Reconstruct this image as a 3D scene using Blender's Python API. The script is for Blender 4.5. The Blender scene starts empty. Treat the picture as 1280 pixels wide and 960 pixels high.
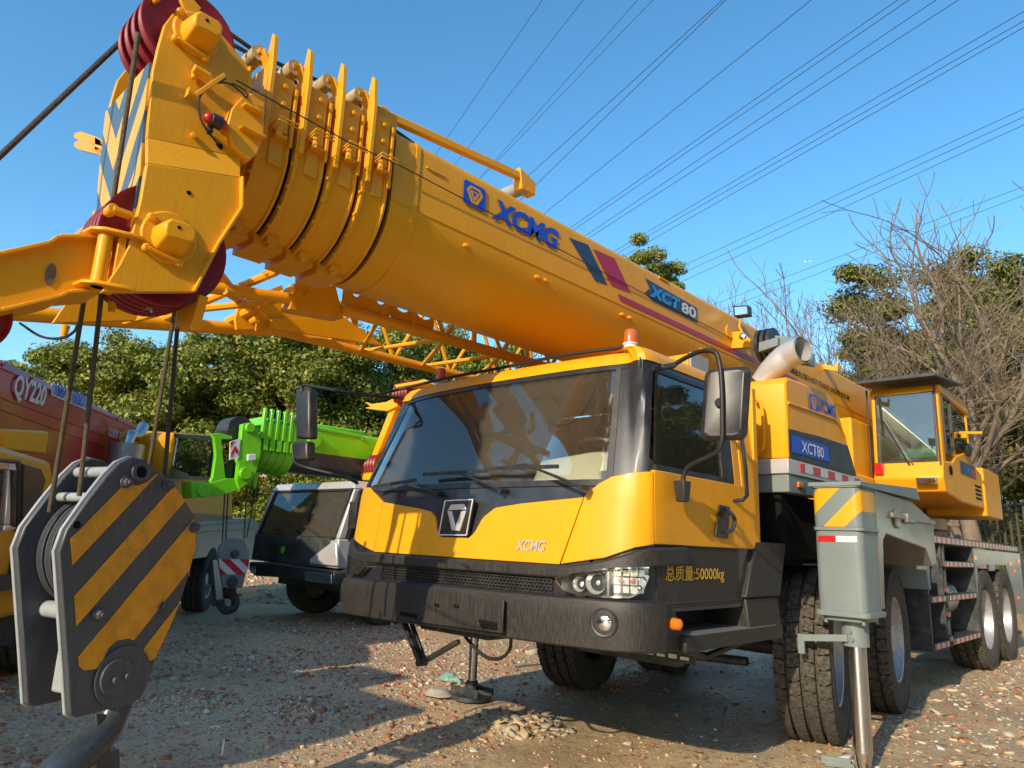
import bpy, math, random
import numpy as np
from mathutils import Vector, Matrix, noise
random.seed(7); rng = np.random.default_rng(7)
R = math.radians; PI = math.pi
C = bpy.context.scene.collection
scene = bpy.context.scene

# ------------------------------------------------------------------ camera
CAM = Vector((0, 0, 1.33)); FPX = 882.94
CX = Vector((0.72536692, -0.1205107, -0.67773151))   # world X (across the crane) in camera axes
CY = Vector((0.68707759, 0.18687874, 0.7021401))     # world Y (along the crane)
CZ = Vector((0.04203822, -0.97496334, 0.21835586))   # world Z (up)
MW = Matrix((CX, CY, CZ))
def ray(px, py):
    return MW @ Vector(((px-640)/FPX, (py-480)/FPX, 1))
def on(px, py, ax, v):
    d = ray(px, py); t = (v-CAM[ax])/d[ax]; return CAM + d*t
def onx(px, py, v): return on(px, py, 0, v)
def ony(px, py, v): return on(px, py, 1, v)
def onz(px, py, v): return on(px, py, 2, v)
def onp(px, py, O, n):
    d = ray(px, py); t = (O-CAM).dot(n)/d.dot(n); return CAM + d*t
def far(px, py, dist):
    d = ray(px, py); t = dist/math.hypot(d.x, d.y); return CAM + d*t
cam_d = bpy.data.cameras.new('camera'); cam = bpy.data.objects.new('camera', cam_d); C.objects.link(cam)
cr = MW @ Vector((1, 0, 0)); cu = MW @ Vector((0, -1, 0)); cb = MW @ Vector((0, 0, -1))
cam.matrix_world = Matrix(((cr.x, cu.x, cb.x, CAM.x), (cr.y, cu.y, cb.y, CAM.y), (cr.z, cu.z, cb.z, CAM.z), (0, 0, 0, 1)))
cam_d.sensor_width = 36; cam_d.lens = FPX/1280*36; cam_d.clip_end = 3000; cam_d.clip_start = 0.05
scene.camera = cam

# ------------------------------------------------------------------ materials
def newmat(name):
    m = bpy.data.materials.new(name); m.use_nodes = True
    nt = m.node_tree; b = nt.nodes['Principled BSDF']; return m, nt, b
def nd(nt, t, **kw):
    n = nt.nodes.new(t)
    for k, v in kw.items():
        if k.startswith('i_'):
            key = k[2:]; key = int(key) if key.isdigit() else key.replace('_', ' ')
            n.inputs[key].default_value = v
        else: setattr(n, k, v)
    return n
def c4(c): return (c[0], c[1], c[2], 1)
def ramp(nt, stops, interp='LINEAR'):
    r = nt.nodes.new('ShaderNodeValToRGB'); r.color_ramp.interpolation = interp
    e = r.color_ramp.elements
    e[0].position, e[0].color = stops[0][0], c4(stops[0][1])
    e[1].position, e[1].color = stops[-1][0], c4(stops[-1][1])
    for p, c in stops[1:-1]:
        x = e.new(p); x.color = c4(c)
    return r
def mat(name, col, rough=.5, metal=0, dirt=None, damt=.3, dscale=6, streak=False, bump=0, bscale=60, coat=0, var=.06, spec=.5):
    """painted / metal / plastic surface with real dirt and small variation"""
    m, nt, b = newmat(name); L = nt.links
    b.inputs['Metallic'].default_value = metal; b.inputs['Coat Weight'].default_value = coat
    b.inputs['Coat Roughness'].default_value = .08; b.inputs['Specular IOR Level'].default_value = spec
    tc = nd(nt, 'ShaderNodeTexCoord'); mp = nd(nt, 'ShaderNodeMapping'); L.new(tc.outputs['Object'], mp.inputs[0])
    n1 = nd(nt, 'ShaderNodeTexNoise', i_Scale=dscale, i_Detail=8, i_Roughness=.65); L.new(mp.outputs[0], n1.inputs['Vector'])
    lo = tuple(max(0, c*(1-var)) for c in col); hi = tuple(min(1, c*(1+var)) for c in col)
    r1 = ramp(nt, [(.3, lo), (.7, hi)]); L.new(n1.outputs[0], r1.inputs[0]); out = r1.outputs[0]
    fac = None
    if dirt:
        mp2 = nd(nt, 'ShaderNodeMapping'); L.new(tc.outputs['Object'], mp2.inputs[0])
        if streak: mp2.inputs['Scale'].default_value = (20, 20, .5)
        else: mp2.inputs['Scale'].default_value = (1, 1, 1)
        n2 = nd(nt, 'ShaderNodeTexNoise', i_Scale=(14 if streak else dscale*1.7), i_Detail=9, i_Roughness=.7); L.new(mp2.outputs[0], n2.inputs['Vector'])
        r2 = ramp(nt, [(.42, (0, 0, 0)), (.75, (1, 1, 1))]); L.new(n2.outputs[0], r2.inputs[0])
        n3 = nd(nt, 'ShaderNodeTexNoise', i_Scale=1.7, i_Detail=3); L.new(tc.outputs['Object'], n3.inputs['Vector'])
        mu = nd(nt, 'ShaderNodeMath', operation='MULTIPLY'); L.new(r2.outputs[0], mu.inputs[0]); L.new(n3.outputs[0], mu.inputs[1])
        mu2 = nd(nt, 'ShaderNodeMath', operation='MULTIPLY', i_1=damt*2); mu2.use_clamp = True; L.new(mu.outputs[0], mu2.inputs[0]); fac = mu2.outputs[0]
        mx = nd(nt, 'ShaderNodeMix', data_type='RGBA'); L.new(fac, mx.inputs[0]); L.new(out, mx.inputs[6]); mx.inputs[7].default_value = c4(dirt)
        out = mx.outputs[2]
    L.new(out, b.inputs['Base Color'])
    mr = nd(nt, 'ShaderNodeMapRange', i_3=max(.02, rough-.06), i_4=min(1, rough+.1)); L.new(n1.outputs[0], mr.inputs[0])
    if fac is not None:
        ad = nd(nt, 'ShaderNodeMath', operation='MULTIPLY_ADD', i_1=.45); ad.use_clamp = True; L.new(fac, ad.inputs[0]); L.new(mr.outputs[0], ad.inputs[2]); L.new(ad.outputs[0], b.inputs['Roughness'])
    else: L.new(mr.outputs[0], b.inputs['Roughness'])
    if bump:
        nb = nd(nt, 'ShaderNodeTexNoise', i_Scale=bscale, i_Detail=6); L.new(mp.outputs[0], nb.inputs['Vector'])
        bp = nd(nt, 'ShaderNodeBump', i_Strength=bump, i_Distance=.01); L.new(nb.outputs[0], bp.inputs['Height']); L.new(bp.outputs[0], b.inputs['Normal'])
    return m
def glassmat(name, tint, rough=.01, base=.06, dust=.0):
    m, nt, b = newmat(name); L = nt.links; nt.nodes.remove(b)
    o = nt.nodes['Material Output']
    tr = nd(nt, 'ShaderNodeBsdfTransparent'); tr.inputs[0].default_value = c4(tint)
    gl = nd(nt, 'ShaderNodeBsdfGlossy'); gl.inputs['Roughness'].default_value = rough; gl.inputs[0].default_value = (1, 1, 1, 1)
    fr = nd(nt, 'ShaderNodeFresnel', i_IOR=1.5); ad = nd(nt, 'ShaderNodeMath', operation='ADD', i_1=base); ad.use_clamp = True
    L.new(fr.outputs[0], ad.inputs[0]); mx = nd(nt, 'ShaderNodeMixShader'); L.new(ad.outputs[0], mx.inputs[0]); L.new(tr.outputs[0], mx.inputs[1]); L.new(gl.outputs[0], mx.inputs[2])
    out = mx.outputs[0]
    if dust:
        df = nd(nt, 'ShaderNodeBsdfDiffuse'); df.inputs[0].default_value = (.55, .5, .42, 1)
        tc = nd(nt, 'ShaderNodeTexCoord'); n = nd(nt, 'ShaderNodeTexNoise', i_Scale=34, i_Detail=10, i_Roughness=.8); L.new(tc.outputs['Object'], n.inputs['Vector'])
        r = ramp(nt, [(.25, (0, 0, 0)), (.9, (dust*1.6, dust*1.6, dust*1.6))]); L.new(n.outputs[0], r.inputs[0])
        m2 = nd(nt, 'ShaderNodeMixShader'); L.new(r.outputs[0], m2.inputs[0]); L.new(out, m2.inputs[1]); L.new(df.outputs[0], m2.inputs[2]); out = m2.outputs[0]
    L.new(out, o.inputs[0]); return m
def stripemat(name, ca, cb_, expr, period, duty=.5, phase=0, rough=.35, dirt=(.25, .2, .14), damt=.2, vx=None):
    """painted warning stripes: expr = vector whose dot with the object coordinate runs across the stripes; vx=(xc,k): chevron"""
    m, nt, b = newmat(name); L = nt.links
    tc = nd(nt, 'ShaderNodeTexCoord')
    if vx:
        sp = nd(nt, 'ShaderNodeSeparateXYZ'); L.new(tc.outputs['Object'], sp.inputs[0])
        s = nd(nt, 'ShaderNodeMath', operation='SUBTRACT', i_1=vx[0]); L.new(sp.outputs[0], s.inputs[0])
        a = nd(nt, 'ShaderNodeMath', operation='ABSOLUTE'); L.new(s.outputs[0], a.inputs[0])
        k = nd(nt, 'ShaderNodeMath', operation='MULTIPLY_ADD', i_1=-vx[1]); L.new(a.outputs[0], k.inputs[0]); L.new(sp.outputs[2], k.inputs[2]); v = k.outputs[0]
    else:
        dt = nd(nt, 'ShaderNodeVectorMath', operation='DOT_PRODUCT'); L.new(tc.outputs['Object'], dt.inputs[0]); dt.inputs[1].default_value = expr; v = dt.outputs['Value']
    a = nd(nt, 'ShaderNodeMath', operation='MULTIPLY_ADD', i_1=1/period, i_2=phase); L.new(v, a.inputs[0])
    f = nd(nt, 'ShaderNodeMath', operation='FRACT'); L.new(a.outputs[0], f.inputs[0])
    g = nd(nt, 'ShaderNodeMath', operation='GREATER_THAN', i_1=duty); L.new(f.outputs[0], g.inputs[0])
    mx = nd(nt, 'ShaderNodeMix', data_type='RGBA'); L.new(g.outputs[0], mx.inputs[0]); mx.inputs[6].default_value = c4(ca); mx.inputs[7].default_value = c4(cb_)
    n = nd(nt, 'ShaderNodeTexNoise', i_Scale=12, i_Detail=9, i_Roughness=.7); L.new(tc.outputs['Object'], n.inputs['Vector'])
    r = ramp(nt, [(.5, (0, 0, 0)), (.8, (damt, damt, damt))]); L.new(n.outputs[0], r.inputs[0])
    m2 = nd(nt, 'ShaderNodeMix', data_type='RGBA'); L.new(r.outputs[0], m2.inputs[0]); L.new(mx.outputs[2], m2.inputs[6]); m2.inputs[7].default_value = c4(dirt)
    L.new(m2.outputs[2], b.inputs['Base Color']); b.inputs['Roughness'].default_value = rough
    return m
DUST = (.30, .25, .18)
YEL = (.82, .355, .006)
M = {}
M['yellow'] = mat('yellow_paint', YEL, .36, dirt=(.42, .2, .04), damt=.2, dscale=3, coat=.04, var=.05, spec=.3)
M['boomyel'] = mat('boom_yellow_paint', (.80, .36, .008), .34, dirt=(.24, .12, .035), damt=.34, dscale=3, streak=True, coat=.0, bump=.06, bscale=5, spec=.3, var=.06)
M['black'] = mat('black_plastic', (.018, .019, .022), .38, dirt=DUST, damt=.14, dscale=5, var=.2)
M['bumper'] = mat('weathered_black_bumper', (.010, .010, .011), .5, dirt=(.32, .27, .20), damt=.2, dscale=5, streak=True, var=.2, bump=.15, bscale=90)
M['gblack'] = mat('gloss_black_paint', (.012, .015, .022), .42, dirt=DUST, damt=.10, dscale=3, coat=.5, var=.2)
M['rubber'] = mat('dusty_tyre_rubber', (.035, .032, .029), .85, dirt=(.26, .215, .16), damt=.6, dscale=24, bump=.4, bscale=80, var=.2)
M['grey'] = mat('slate_grey_paint', (.17, .21, .215), .36, dirt=(.3, .29, .26), damt=.3, dscale=4, streak=True, var=.1)
M['dgrey'] = mat('dark_frame_paint', (.02, .03, .04), .45, dirt=DUST, damt=.3, dscale=5, var=.15)
M['blockgrey'] = mat('hook_block_grey_paint', (.05, .055, .068), .36, dirt=(.33, .33, .34), damt=.22, dscale=3, streak=True, var=.12)
M['plategrey'] = mat('pale_plate_edge', (.33, .36, .38), .42, dirt=(.1, .1, .1), damt=.3, dscale=8, var=.1)
M['hook'] = mat('forged_hook_paint', (.03, .045, .06), .25, dirt=(.2, .2, .2), damt=.2, dscale=6, bump=.2, bscale=30, var=.15)
M['chrome'] = mat('chrome', (.82, .82, .82), .07, 1, dirt=(.2, .18, .15), damt=.15)
M['steel'] = mat('rolled_steel', (.5, .5, .5), .22, 1, dirt=(.18, .15, .11), damt=.4, streak=True)
M['stripepaint'] = mat('scuffed_yellow_paint', (.74, .31, .008), .45, dirt=(.10, .07, .04), damt=.42, dscale=9, var=.1)
M['bowl'] = mat('bright_reflector_bowl', (.85, .86, .86), .22, .55)
M['rod'] = mat('chromed_jack_rod', (.6, .6, .6), .12, 1, dirt=(.25, .22, .18), damt=.12, streak=True)
M['silver'] = mat('silver_paint', (.56, .56, .56), .3, .35, dirt=DUST, damt=.2)
M['taupe'] = mat('taupe_metallic_paint', (.2, .18, .16), .3, .3, dirt=DUST, damt=.3, coat=.3)
M['rim'] = mat('wheel_rim', (.42, .43, .46), .4, .5, dirt=(.16, .13, .1), damt=.5, dscale=8)
M['hub'] = mat('brown_hub', (.16, .11, .08), .6, .2, dirt=DUST, damt=.4, dscale=8)
M['red'] = mat('red_sheave', (.24, .004, .010), .4, dirt=(.12, .06, .05), damt=.25, dscale=8)
M['redpaint'] = mat('red_boom_paint', (.48, .022, .018), .32, dirt=(.2, .05, .04), damt=.3, dscale=2, streak=True, var=.1, coat=.2)
M['green'] = mat('lime_green_paint', (.16, .58, .01), .33, dirt=(.1, .3, .03), damt=.2, var=.08, coat=.2)
M['blue'] = mat('blue_lettering', (.01, .075, .55), .35, var=.03)
M['sky_blue'] = mat('light_blue_lettering', (.03, .26, .62), .35, var=.03)
M['navy'] = mat('navy_decal', (.03, .055, .11), .35, var=.05)
M['crimson'] = mat('crimson_decal', (.42, .012, .05), .35, var=.05)
M['white'] = mat('white_decal', (.72, .72, .7), .4, dirt=(.4, .38, .34), damt=.2)
M['creamtxt'] = mat('yellow_lettering', (.8, .42, .02), .5)
M['ink'] = mat('black_lettering_and_voids', (.008, .008, .008), .7, spec=.1)  # for lettering, and as painted dark of holes, gaps and voids
M['cream'] = mat('cream_dashboard', (.78, .75, .62), .6, dirt=DUST, damt=.15)
M['brown'] = mat('brown_cab_trim', (.055, .036, .026), .75)
M['glass'] = glassmat('windscreen_glass', (.86, .88, .84), .01, .02, .045)
M['gglass'] = glassmat('green_tint_glass', (.45, .66, .62), .01, .07, .05)
M['clear'] = glassmat('clear_lens', (.95, .96, .95), .02, .03, .02)
M['amber'] = mat('amber_lens', (.75, .16, .01), .2, coat=.5)
M['beacon'] = mat('orange_beacon_lens', (.72, .11, .015), .25, coat=.5)
M['redlens'] = mat('red_lens', (.5, .01, .01), .2, coat=.5)
M['rope'] = mat('wire_rope', (.13, .105, .06), .5, .4, dirt=(.04, .035, .03), damt=.6, dscale=30, bump=.9, bscale=220)
M['greasedrope'] = mat('greased_wire_rope', (.05, .04, .038), .4, .4, dirt=(.12, .08, .05), damt=.4, dscale=30, bump=.9, bscale=220)
M['hose'] = mat('black_hose', (.015, .015, .016), .5)
M['reflector'] = stripemat('red_white_reflective_tape', (.55, .02, .02), (.62, .6, .57), (0, 1, 0), .30, .5, .1)
M['reflectdim'] = stripemat('red_white_reflective_tape_fine', (.45, .03, .02), (.5, .46, .4), (0, 1, 0), .21, .5, .1, damt=.5)
M['stripeout'] = stripemat('outrigger_warning_stripes', (.80, .36, .01), (.17, .21, .215), (.7071, 0, -.7071), .199, .5, .045)
M['stripehead'] = stripemat('boom_head_chevrons', (.80, .40, .03), (.075, .12, .17), None, .30, .5, .25, vx=(-3.42, 1.25))
M['stripered'] = stripemat('red_white_slant_stripes', (.5, .015, .03), (.62, .62, .6), (0, .62, .78), .17, .5, 0)
M['tread'] = mat('chequer_step', (.30, .29, .27), .5, .6, dirt=(.12, .1, .08), damt=.4, dscale=20, bump=.8, bscale=60)
M['perf'] = mat('perforated_muffler_steel', (.4, .4, .36), .4, .7, dirt=(.1, .09, .07), damt=.5, dscale=40)

# ------------------------------------------------------------------ mesh helpers
def frame(n):
    n = Vector(n).normalized(); a = Vector((0, 0, 1)) if abs(n.z) < .9 else Vector((1, 0, 0))
    u = a.cross(n).normalized(); return u, n.cross(u), n
SPLIT = set('bolt boom_stud side_marker_lamp vent_slot axle reflective_strip bumper_opening reflector_bowl driver_seat headlight perforated_web steering_linkage bore_hole rope_stop indicator_bulb side_window sheave cross_pin jib_gusset cheek_plate eye_boss signal_cable obstruction_lamp_lens sheave_pin window_seal steering_linkage wire_rope rope_guard roller_arm exhaust_pipe clevis under_beam hand_rail side_bracket grille_slat mirror_bracket bumper_opening'.split())
class MB:
    def __init__(s): s.v = []; s.f = []; s.m = []
    def add(s, vs, fs, m=0):
        o = len(s.v); s.v += [tuple(p) for p in vs]; s.f += [tuple(i+o for i in f) for f in fs]; s.m += [m]*len(fs); return s
    def box(s, a, b, m=0, mtx=None):
        x0, y0, z0 = a; x1, y1, z1 = b
        vs = [Vector(p) for p in ((x0, y0, z0), (x1, y0, z0), (x1, y1, z0), (x0, y1, z0), (x0, y0, z1), (x1, y0, z1), (x1, y1, z1), (x0, y1, z1))]
        if mtx is not None: vs = [mtx @ p for p in vs]
        return s.add(vs, [(0, 3, 2, 1), (4, 5, 6, 7), (0, 1, 5, 4), (1, 2, 6, 5), (2, 3, 7, 6), (3, 0, 4, 7)], m)
    def beam(s, p0, p1, w, h, m=0, up=(0, 0, 1)):
        p0 = Vector(p0); p1 = Vector(p1); d = p1-p0; n = d.normalized(); u = n.cross(Vector(up))
        if u.length < 1e-4: u = Vector((1, 0, 0))
        u.normalize(); v = u.cross(n)
        q = [p0+u*a*w/2+v*b*h/2+d*c for c in (0, 1) for a, b in ((-1, -1), (1, -1), (1, 1), (-1, 1))]
        return s.add(q, [(0, 3, 2, 1), (4, 5, 6, 7), (0, 1, 5, 4), (1, 2, 6, 5), (2, 3, 7, 6), (3, 0, 4, 7)], m)
    def cyl(s, p0, p1, r0, r1=None, seg=16, m=0, cap=True):
        p0 = Vector(p0); p1 = Vector(p1); r1 = r0 if r1 is None else r1; u, v, n = frame(p1-p0)
        vs = []
        for p, r in ((p0, r0), (p1, r1)):
            for i in range(seg):
                a = 2*PI*i/seg; vs.append(p+(u*math.cos(a)+v*math.sin(a))*r)
        fs = [(i, (i+1) % seg, seg+(i+1) % seg, seg+i) for i in range(seg)]
        if cap: fs += [tuple(reversed(range(seg))), tuple(range(seg, 2*seg))]
        return s.add(vs, fs, m)
    def lathe(s, prof, p0, axis, seg=24, m=0, cap=False):
        p0 = Vector(p0); u, v, n = frame(axis); vs = []
        for r, h in prof:
            for i in range(seg):
                a = 2*PI*i/seg; vs.append(p0+n*h+(u*math.cos(a)+v*math.sin(a))*r)
        fs = []; k = len(prof)
        for j in range(k-1):
            for i in range(seg):
                fs.append((j*seg+i, j*seg+(i+1) % seg, (j+1)*seg+(i+1) % seg, (j+1)*seg+i))
        if cap and prof[0][0] > 1e-5 : fs.append(tuple(reversed(range(seg))))
        if cap and prof[-1][0] > 1e-5: fs.append(tuple(range((k-1)*seg, k*seg)))
        return s.add(vs, fs, m)
    def tube(s, pts, r, seg=8, m=0, cap=True):
        pts = [Vector(p) for p in pts]; n = len(pts); vs = []; t0 = (pts[1]-pts[0]).normalized(); u, v, _ = frame(t0)
        rs = r if isinstance(r, (list, tuple)) else [r]*n
        for k, p in enumerate(pts):
            t = (pts[min(k+1, n-1)]-pts[max(k-1, 0)]).normalized()
            u = (u-t*u.dot(t)); u.normalize(); v = t.cross(u)
            for i in range(seg):
                a = 2*PI*i/seg; vs.append(p+(u*math.cos(a)+v*math.sin(a))*rs[k])
        fs = [(k*seg+i, k*seg+(i+1) % seg, (k+1)*seg+(i+1) % seg, (k+1)*seg+i) for k in range(n-1) for i in range(seg)]
        if cap: fs += [tuple(reversed(range(seg))), tuple(range((n-1)*seg, n*seg))]
        return s.add(vs, fs, m)
    def prism(s, pts, d, m=0):
        """polygon pts (3D) extruded by vector d"""
        pts = [Vector(p) for p in pts]; d = Vector(d); n = len(pts)
        nrm = Vector((0, 0, 0))
        for i in range(n): nrm += pts[i].cross(pts[(i+1) % n])
        if nrm.dot(d) > 0: pts.reverse()
        vs = pts+[p+d for p in pts]
        fs = [tuple(range(n)), tuple(reversed(range(n, 2*n)))]+[(i, i+n, (i+1) % n+n, (i+1) % n) for i in range(n)]
        return s.add(vs, fs, m)
    def loft(s, rings, m=0, cap=True, closed=True):
        k = len(rings); n = len(rings[0]); vs = [Vector(p) for r in rings for p in r]; fs = []
        e = n if closed else n-1
        for j in range(k-1):
            for i in range(e): fs.append((j*n+i, j*n+(i+1) % n, (j+1)*n+(i+1) % n, (j+1)*n+i))
        if cap: fs += [tuple(reversed(range(n))), tuple(range((k-1)*n, k*n))]
        return s.add(vs, fs, m)
    def sphere(s, c, r, seg=12, rings=8, m=0, sc=(1, 1, 1)):
        c = Vector(c); prof = []
        vs = []; fs = []
        for j in range(rings+1):
            th = PI*j/rings
            for i in range(seg):
                a = 2*PI*i/seg; vs.append(c+Vector((math.sin(th)*math.cos(a)*r*sc[0], math.sin(th)*math.sin(a)*r*sc[1], math.cos(th)*r*sc[2])))
        for j in range(rings):
            for i in range(seg): fs.append((j*seg+i, (j+1)*seg+i, (j+1)*seg+(i+1) % seg, j*seg+(i+1) % seg))
        return s.add(vs, fs, m)
    def split(s):
        n = len(s.v); par = list(range(n))
        def find(a):
            while par[a] != a: par[a] = par[par[a]]; a = par[a]
            return a
        for f in s.f:
            r = find(f[0])
            for i in f[1:]: par[find(i)] = r
        comp = {}
        for i in range(n): comp.setdefault(find(i), []).append(i)
        cl = []
        for ids in comp.values():
            P = [s.v[i] for i in ids]; cl.append([set(ids), [min(p[k] for p in P)-.002 for k in range(3)], [max(p[k] for p in P)+.002 for k in range(3)]])
        ch = True
        while ch:
            ch = False
            for i in range(len(cl)):
                for j in range(i+1, len(cl)):
                    a, b = cl[i], cl[j]
                    if all(a[1][k] <= b[2][k] and b[1][k] <= a[2][k] for k in range(3)):
                        a[0] |= b[0]; a[1] = [min(a[1][k], b[1][k]) for k in range(3)]; a[2] = [max(a[2][k], b[2][k]) for k in range(3)]; cl.pop(j); ch = True; break
                if ch: break
        out = []
        for ids, _, _ in cl:
            mp = {}; q = MB()
            for i in sorted(ids): mp[i] = len(q.v); q.v.append(s.v[i])
            for f, m in zip(s.f, s.m):
                if f[0] in ids: q.f.append(tuple(mp[i] for i in f)); q.m.append(m)
            out.append(q)
        return out
    def build(s, name, mats, parent=None, bevel=0, smooth=38, local=False, fixn=True):
        if name in SPLIT and not local:
            parts = s.split()
            if len(parts) > 1: return [q.build_one(name, mats, parent, bevel, smooth, local, fixn) for q in parts][0]
        return s.build_one(name, mats, parent, bevel, smooth, local, fixn)
    def build_one(s, name, mats, parent=None, bevel=0, smooth=38, local=False, fixn=True):
        me = bpy.data.meshes.new(name); me.from_pydata(s.v, [], s.f); 
        if not isinstance(mats, (list, tuple)): mats = [mats]
        for mm in mats: me.materials.append(M[mm] if isinstance(mm, str) else mm)
        me.polygons.foreach_set('material_index', s.m)
        me.update()
        if fixn:
            import bmesh
            bm = bmesh.new(); bm.from_mesh(me); bmesh.ops.recalc_face_normals(bm, faces=bm.faces); bm.to_mesh(me); bm.free()
        if smooth:
            me.polygons.foreach_set('use_smooth', [True]*len(me.polygons)); me.set_sharp_from_angle(angle=R(smooth))
        o = bpy.data.objects.new(name, me); C.objects.link(o)
        if bevel:
            md = o.modifiers.new('bevel', 'BEVEL'); md.width = bevel; md.segments = 2; md.limit_method = 'ANGLE'; md.angle_limit = R(40); md.harden_normals = False
        if parent is not None:
            o.parent = parent
            if parent.type == 'EMPTY' and not local and parent.get('_worldparts'): o.location = -Vector(parent.location)
        return o
def tag(o, label=None, cat=None, group=None, kind=None):
    if label: o['label'] = label
    if cat: o['category'] = cat
    if group: o['group'] = group
    if kind: o['kind'] = kind
    return o
def thing(name, loc, label, cat, group=None, rz=0, world=True):
    o = bpy.data.objects.new(name, None); C.objects.link(o); o.location = loc; o.rotation_euler = (0, 0, rz); o.empty_display_size = .3
    if world: o['_worldparts'] = 1
    return tag(o, label, cat, group)
def copy_tree(o, parent=None):
    c = o.copy(); C.objects.link(c)
    if parent: c.parent = parent
    for ch in list(o.children): copy_tree(ch, c)
    return c
def text(name, s, P0, U, V, w, h, m, parent=None, off=.0, shear=0, thick=.002, space=1.0):
    cu_ = bpy.data.curves.new(name, 'FONT'); cu_.body = s; cu_.size = 1; cu_.offset = off; cu_.shear = shear; cu_.extrude = 0; cu_.resolution_u = 3; cu_.space_character = space
    t = bpy.data.objects.new(name, cu_); C.objects.link(t); dg = bpy.context.evaluated_depsgraph_get(); dg.update()
    me = bpy.data.meshes.new_from_object(t.evaluated_get(dg)); bpy.data.objects.remove(t)
    P0 = Vector(P0); U = Vector(U).normalized(); V = Vector(V).normalized(); N = U.cross(V).normalized()
    if len(me.vertices) == 0: print('EMPTY TEXT', s); return None
    co = np.array([v.co[:] for v in me.vertices]); mn = co.min(0); mxx = co.max(0)
    sx = w/(mxx[0]-mn[0]); sy = h/(mxx[1]-mn[1])
    for v in me.vertices: v.co = P0+U*((v.co.x-mn[0])*sx)+V*((v.co.y-mn[1])*sy)+N*thick
    me.materials.clear(); me.materials.append(M[m]); o = bpy.data.objects.new(name, me); me.name = name; C.objects.link(o)
    if parent is not None:
        o.parent = parent
        if parent.type == 'EMPTY' and parent.get('_worldparts'): o.location = -Vector(parent.location)
    return o
def catmull(pts, k=8):
    pts = [Vector(p) for p in pts]; out = []
    P = [pts[0]*2-pts[1]]+pts+[pts[-1]*2-pts[-2]]
    for i in range(1, len(P)-2):
        for j in range(k):
            t = j/k; a, b, c, d = P[i-1], P[i], P[i+1], P[i+2]
            out.append(.5*((2*b)+(c-a)*t+(2*a-5*b+4*c-d)*t*t+(3*b-a-3*c+d)*t**3))
    out.append(pts[-1]); return out
def interp(x, tab):
    if x <= tab[0][0]: return tab[0][1]
    for (a, b), (c, d) in zip(tab, tab[1:]):
        if x <= c: return b+(d-b)*(x-a)/(c-a) if c > a else d
    return tab[-1][1]
M['creamroll'] = mat('worn_nylon_roller', (.55, .42, .2), .6, dirt=(.1, .09, .07), damt=.7, dscale=20)
# ================================================================== MAIN CRANE
XC = -3.47
T = thing('truck_crane', (XC, 7.6, 0), 'large yellow truck crane with black bumper and blue-lettered boom in the foreground', 'truck crane')
# ---------------- cab shell surface
PLAN = [(-4.84, 4.55), (-4.84, 4.1), (-4.84, 3.6), (-4.825, 3.40), (-4.76, 3.26), (-4.62, 3.17), (-4.4, 3.115), (-4.1, 3.08), (-3.8, 3.06), (-3.45, 3.05), (-3.1, 3.06), (-2.8, 3.075), (-2.55, 3.095), (-2.36, 3.125), (-2.22, 3.165), (-2.13, 3.23), (-2.10, 3.33), (-2.10, 3.6), (-2.10, 4.1), (-2.10, 4.55)]
_pl = catmull([(x, y, 0) for x, y in PLAN], 10)
_cum = [0]
for a, b in zip(_pl, _pl[1:]): _cum.append(_cum[-1]+(b-a).length)
SL = _cum[-1]
def plan(s):
    s = min(max(s, 0), SL-1e-6)
    lo, hi = 0, len(_cum)-1
    while hi-lo > 1:
        m_ = (lo+hi)//2
        if _cum[m_] <= s: lo = m_
        else: hi = m_
    t = (s-_cum[lo])/(_cum[hi]-_cum[lo]); p = _pl[lo].lerp(_pl[hi], t)
    def tan(i):
        a = _pl[max(i-1, 0)]; b = _pl[min(i+1, len(_pl)-1)]; return (b-a).normalized()
    d = tan(lo).lerp(tan(hi), t).normalized(); return p, Vector((d.y, -d.x, 0))
def sx(x):   # param of a point of the front by x
    best = min((abs(p.x-x), c) for p, c in zip(_pl, _cum) if p.y < 3.33); return refine(best[1], lambda s: plan(s)[0].x-x)
def sy(y, side=1):
    c = [(abs(p.y-y), q) for p, q in zip(_pl, _cum) if (p.x > XC) == (side > 0)]; b = min(c); return refine(b[1], lambda s: plan(s)[0].y-y)
def refine(s0, f):
    best = s0
    for k in range(-40, 41):
        s = s0+k*.002
        if abs(f(s)) < abs(f(best)): best = s
    return best
def inset(z, wf):
    fr = interp(z, [(.7, 0), (1.21, 0), (1.66, .05), (2.36, .20), (2.42, .225), (2.46, .27), (2.475, .33)])
    sd = interp(z, [(.7, 0), (1.3, 0), (1.75, .0), (2.36, .05), (2.42, .06), (2.46, .10), (2.475, .16)])
    return fr*wf+sd*(1-wf)
def surf(s, z, off=0):
    p, n = plan(s); wf = max(0, -n.y)**1.2
    t = min(1, max(0, (-3.75-p.x)/1.09)); t = t*t*(3-2*t)
    return Vector((p.x+t*interp(z, [(1.68, 0), (2.36, .27), (2.5, .31)]), p.y, z))+n*(off-inset(z, wf))
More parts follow.
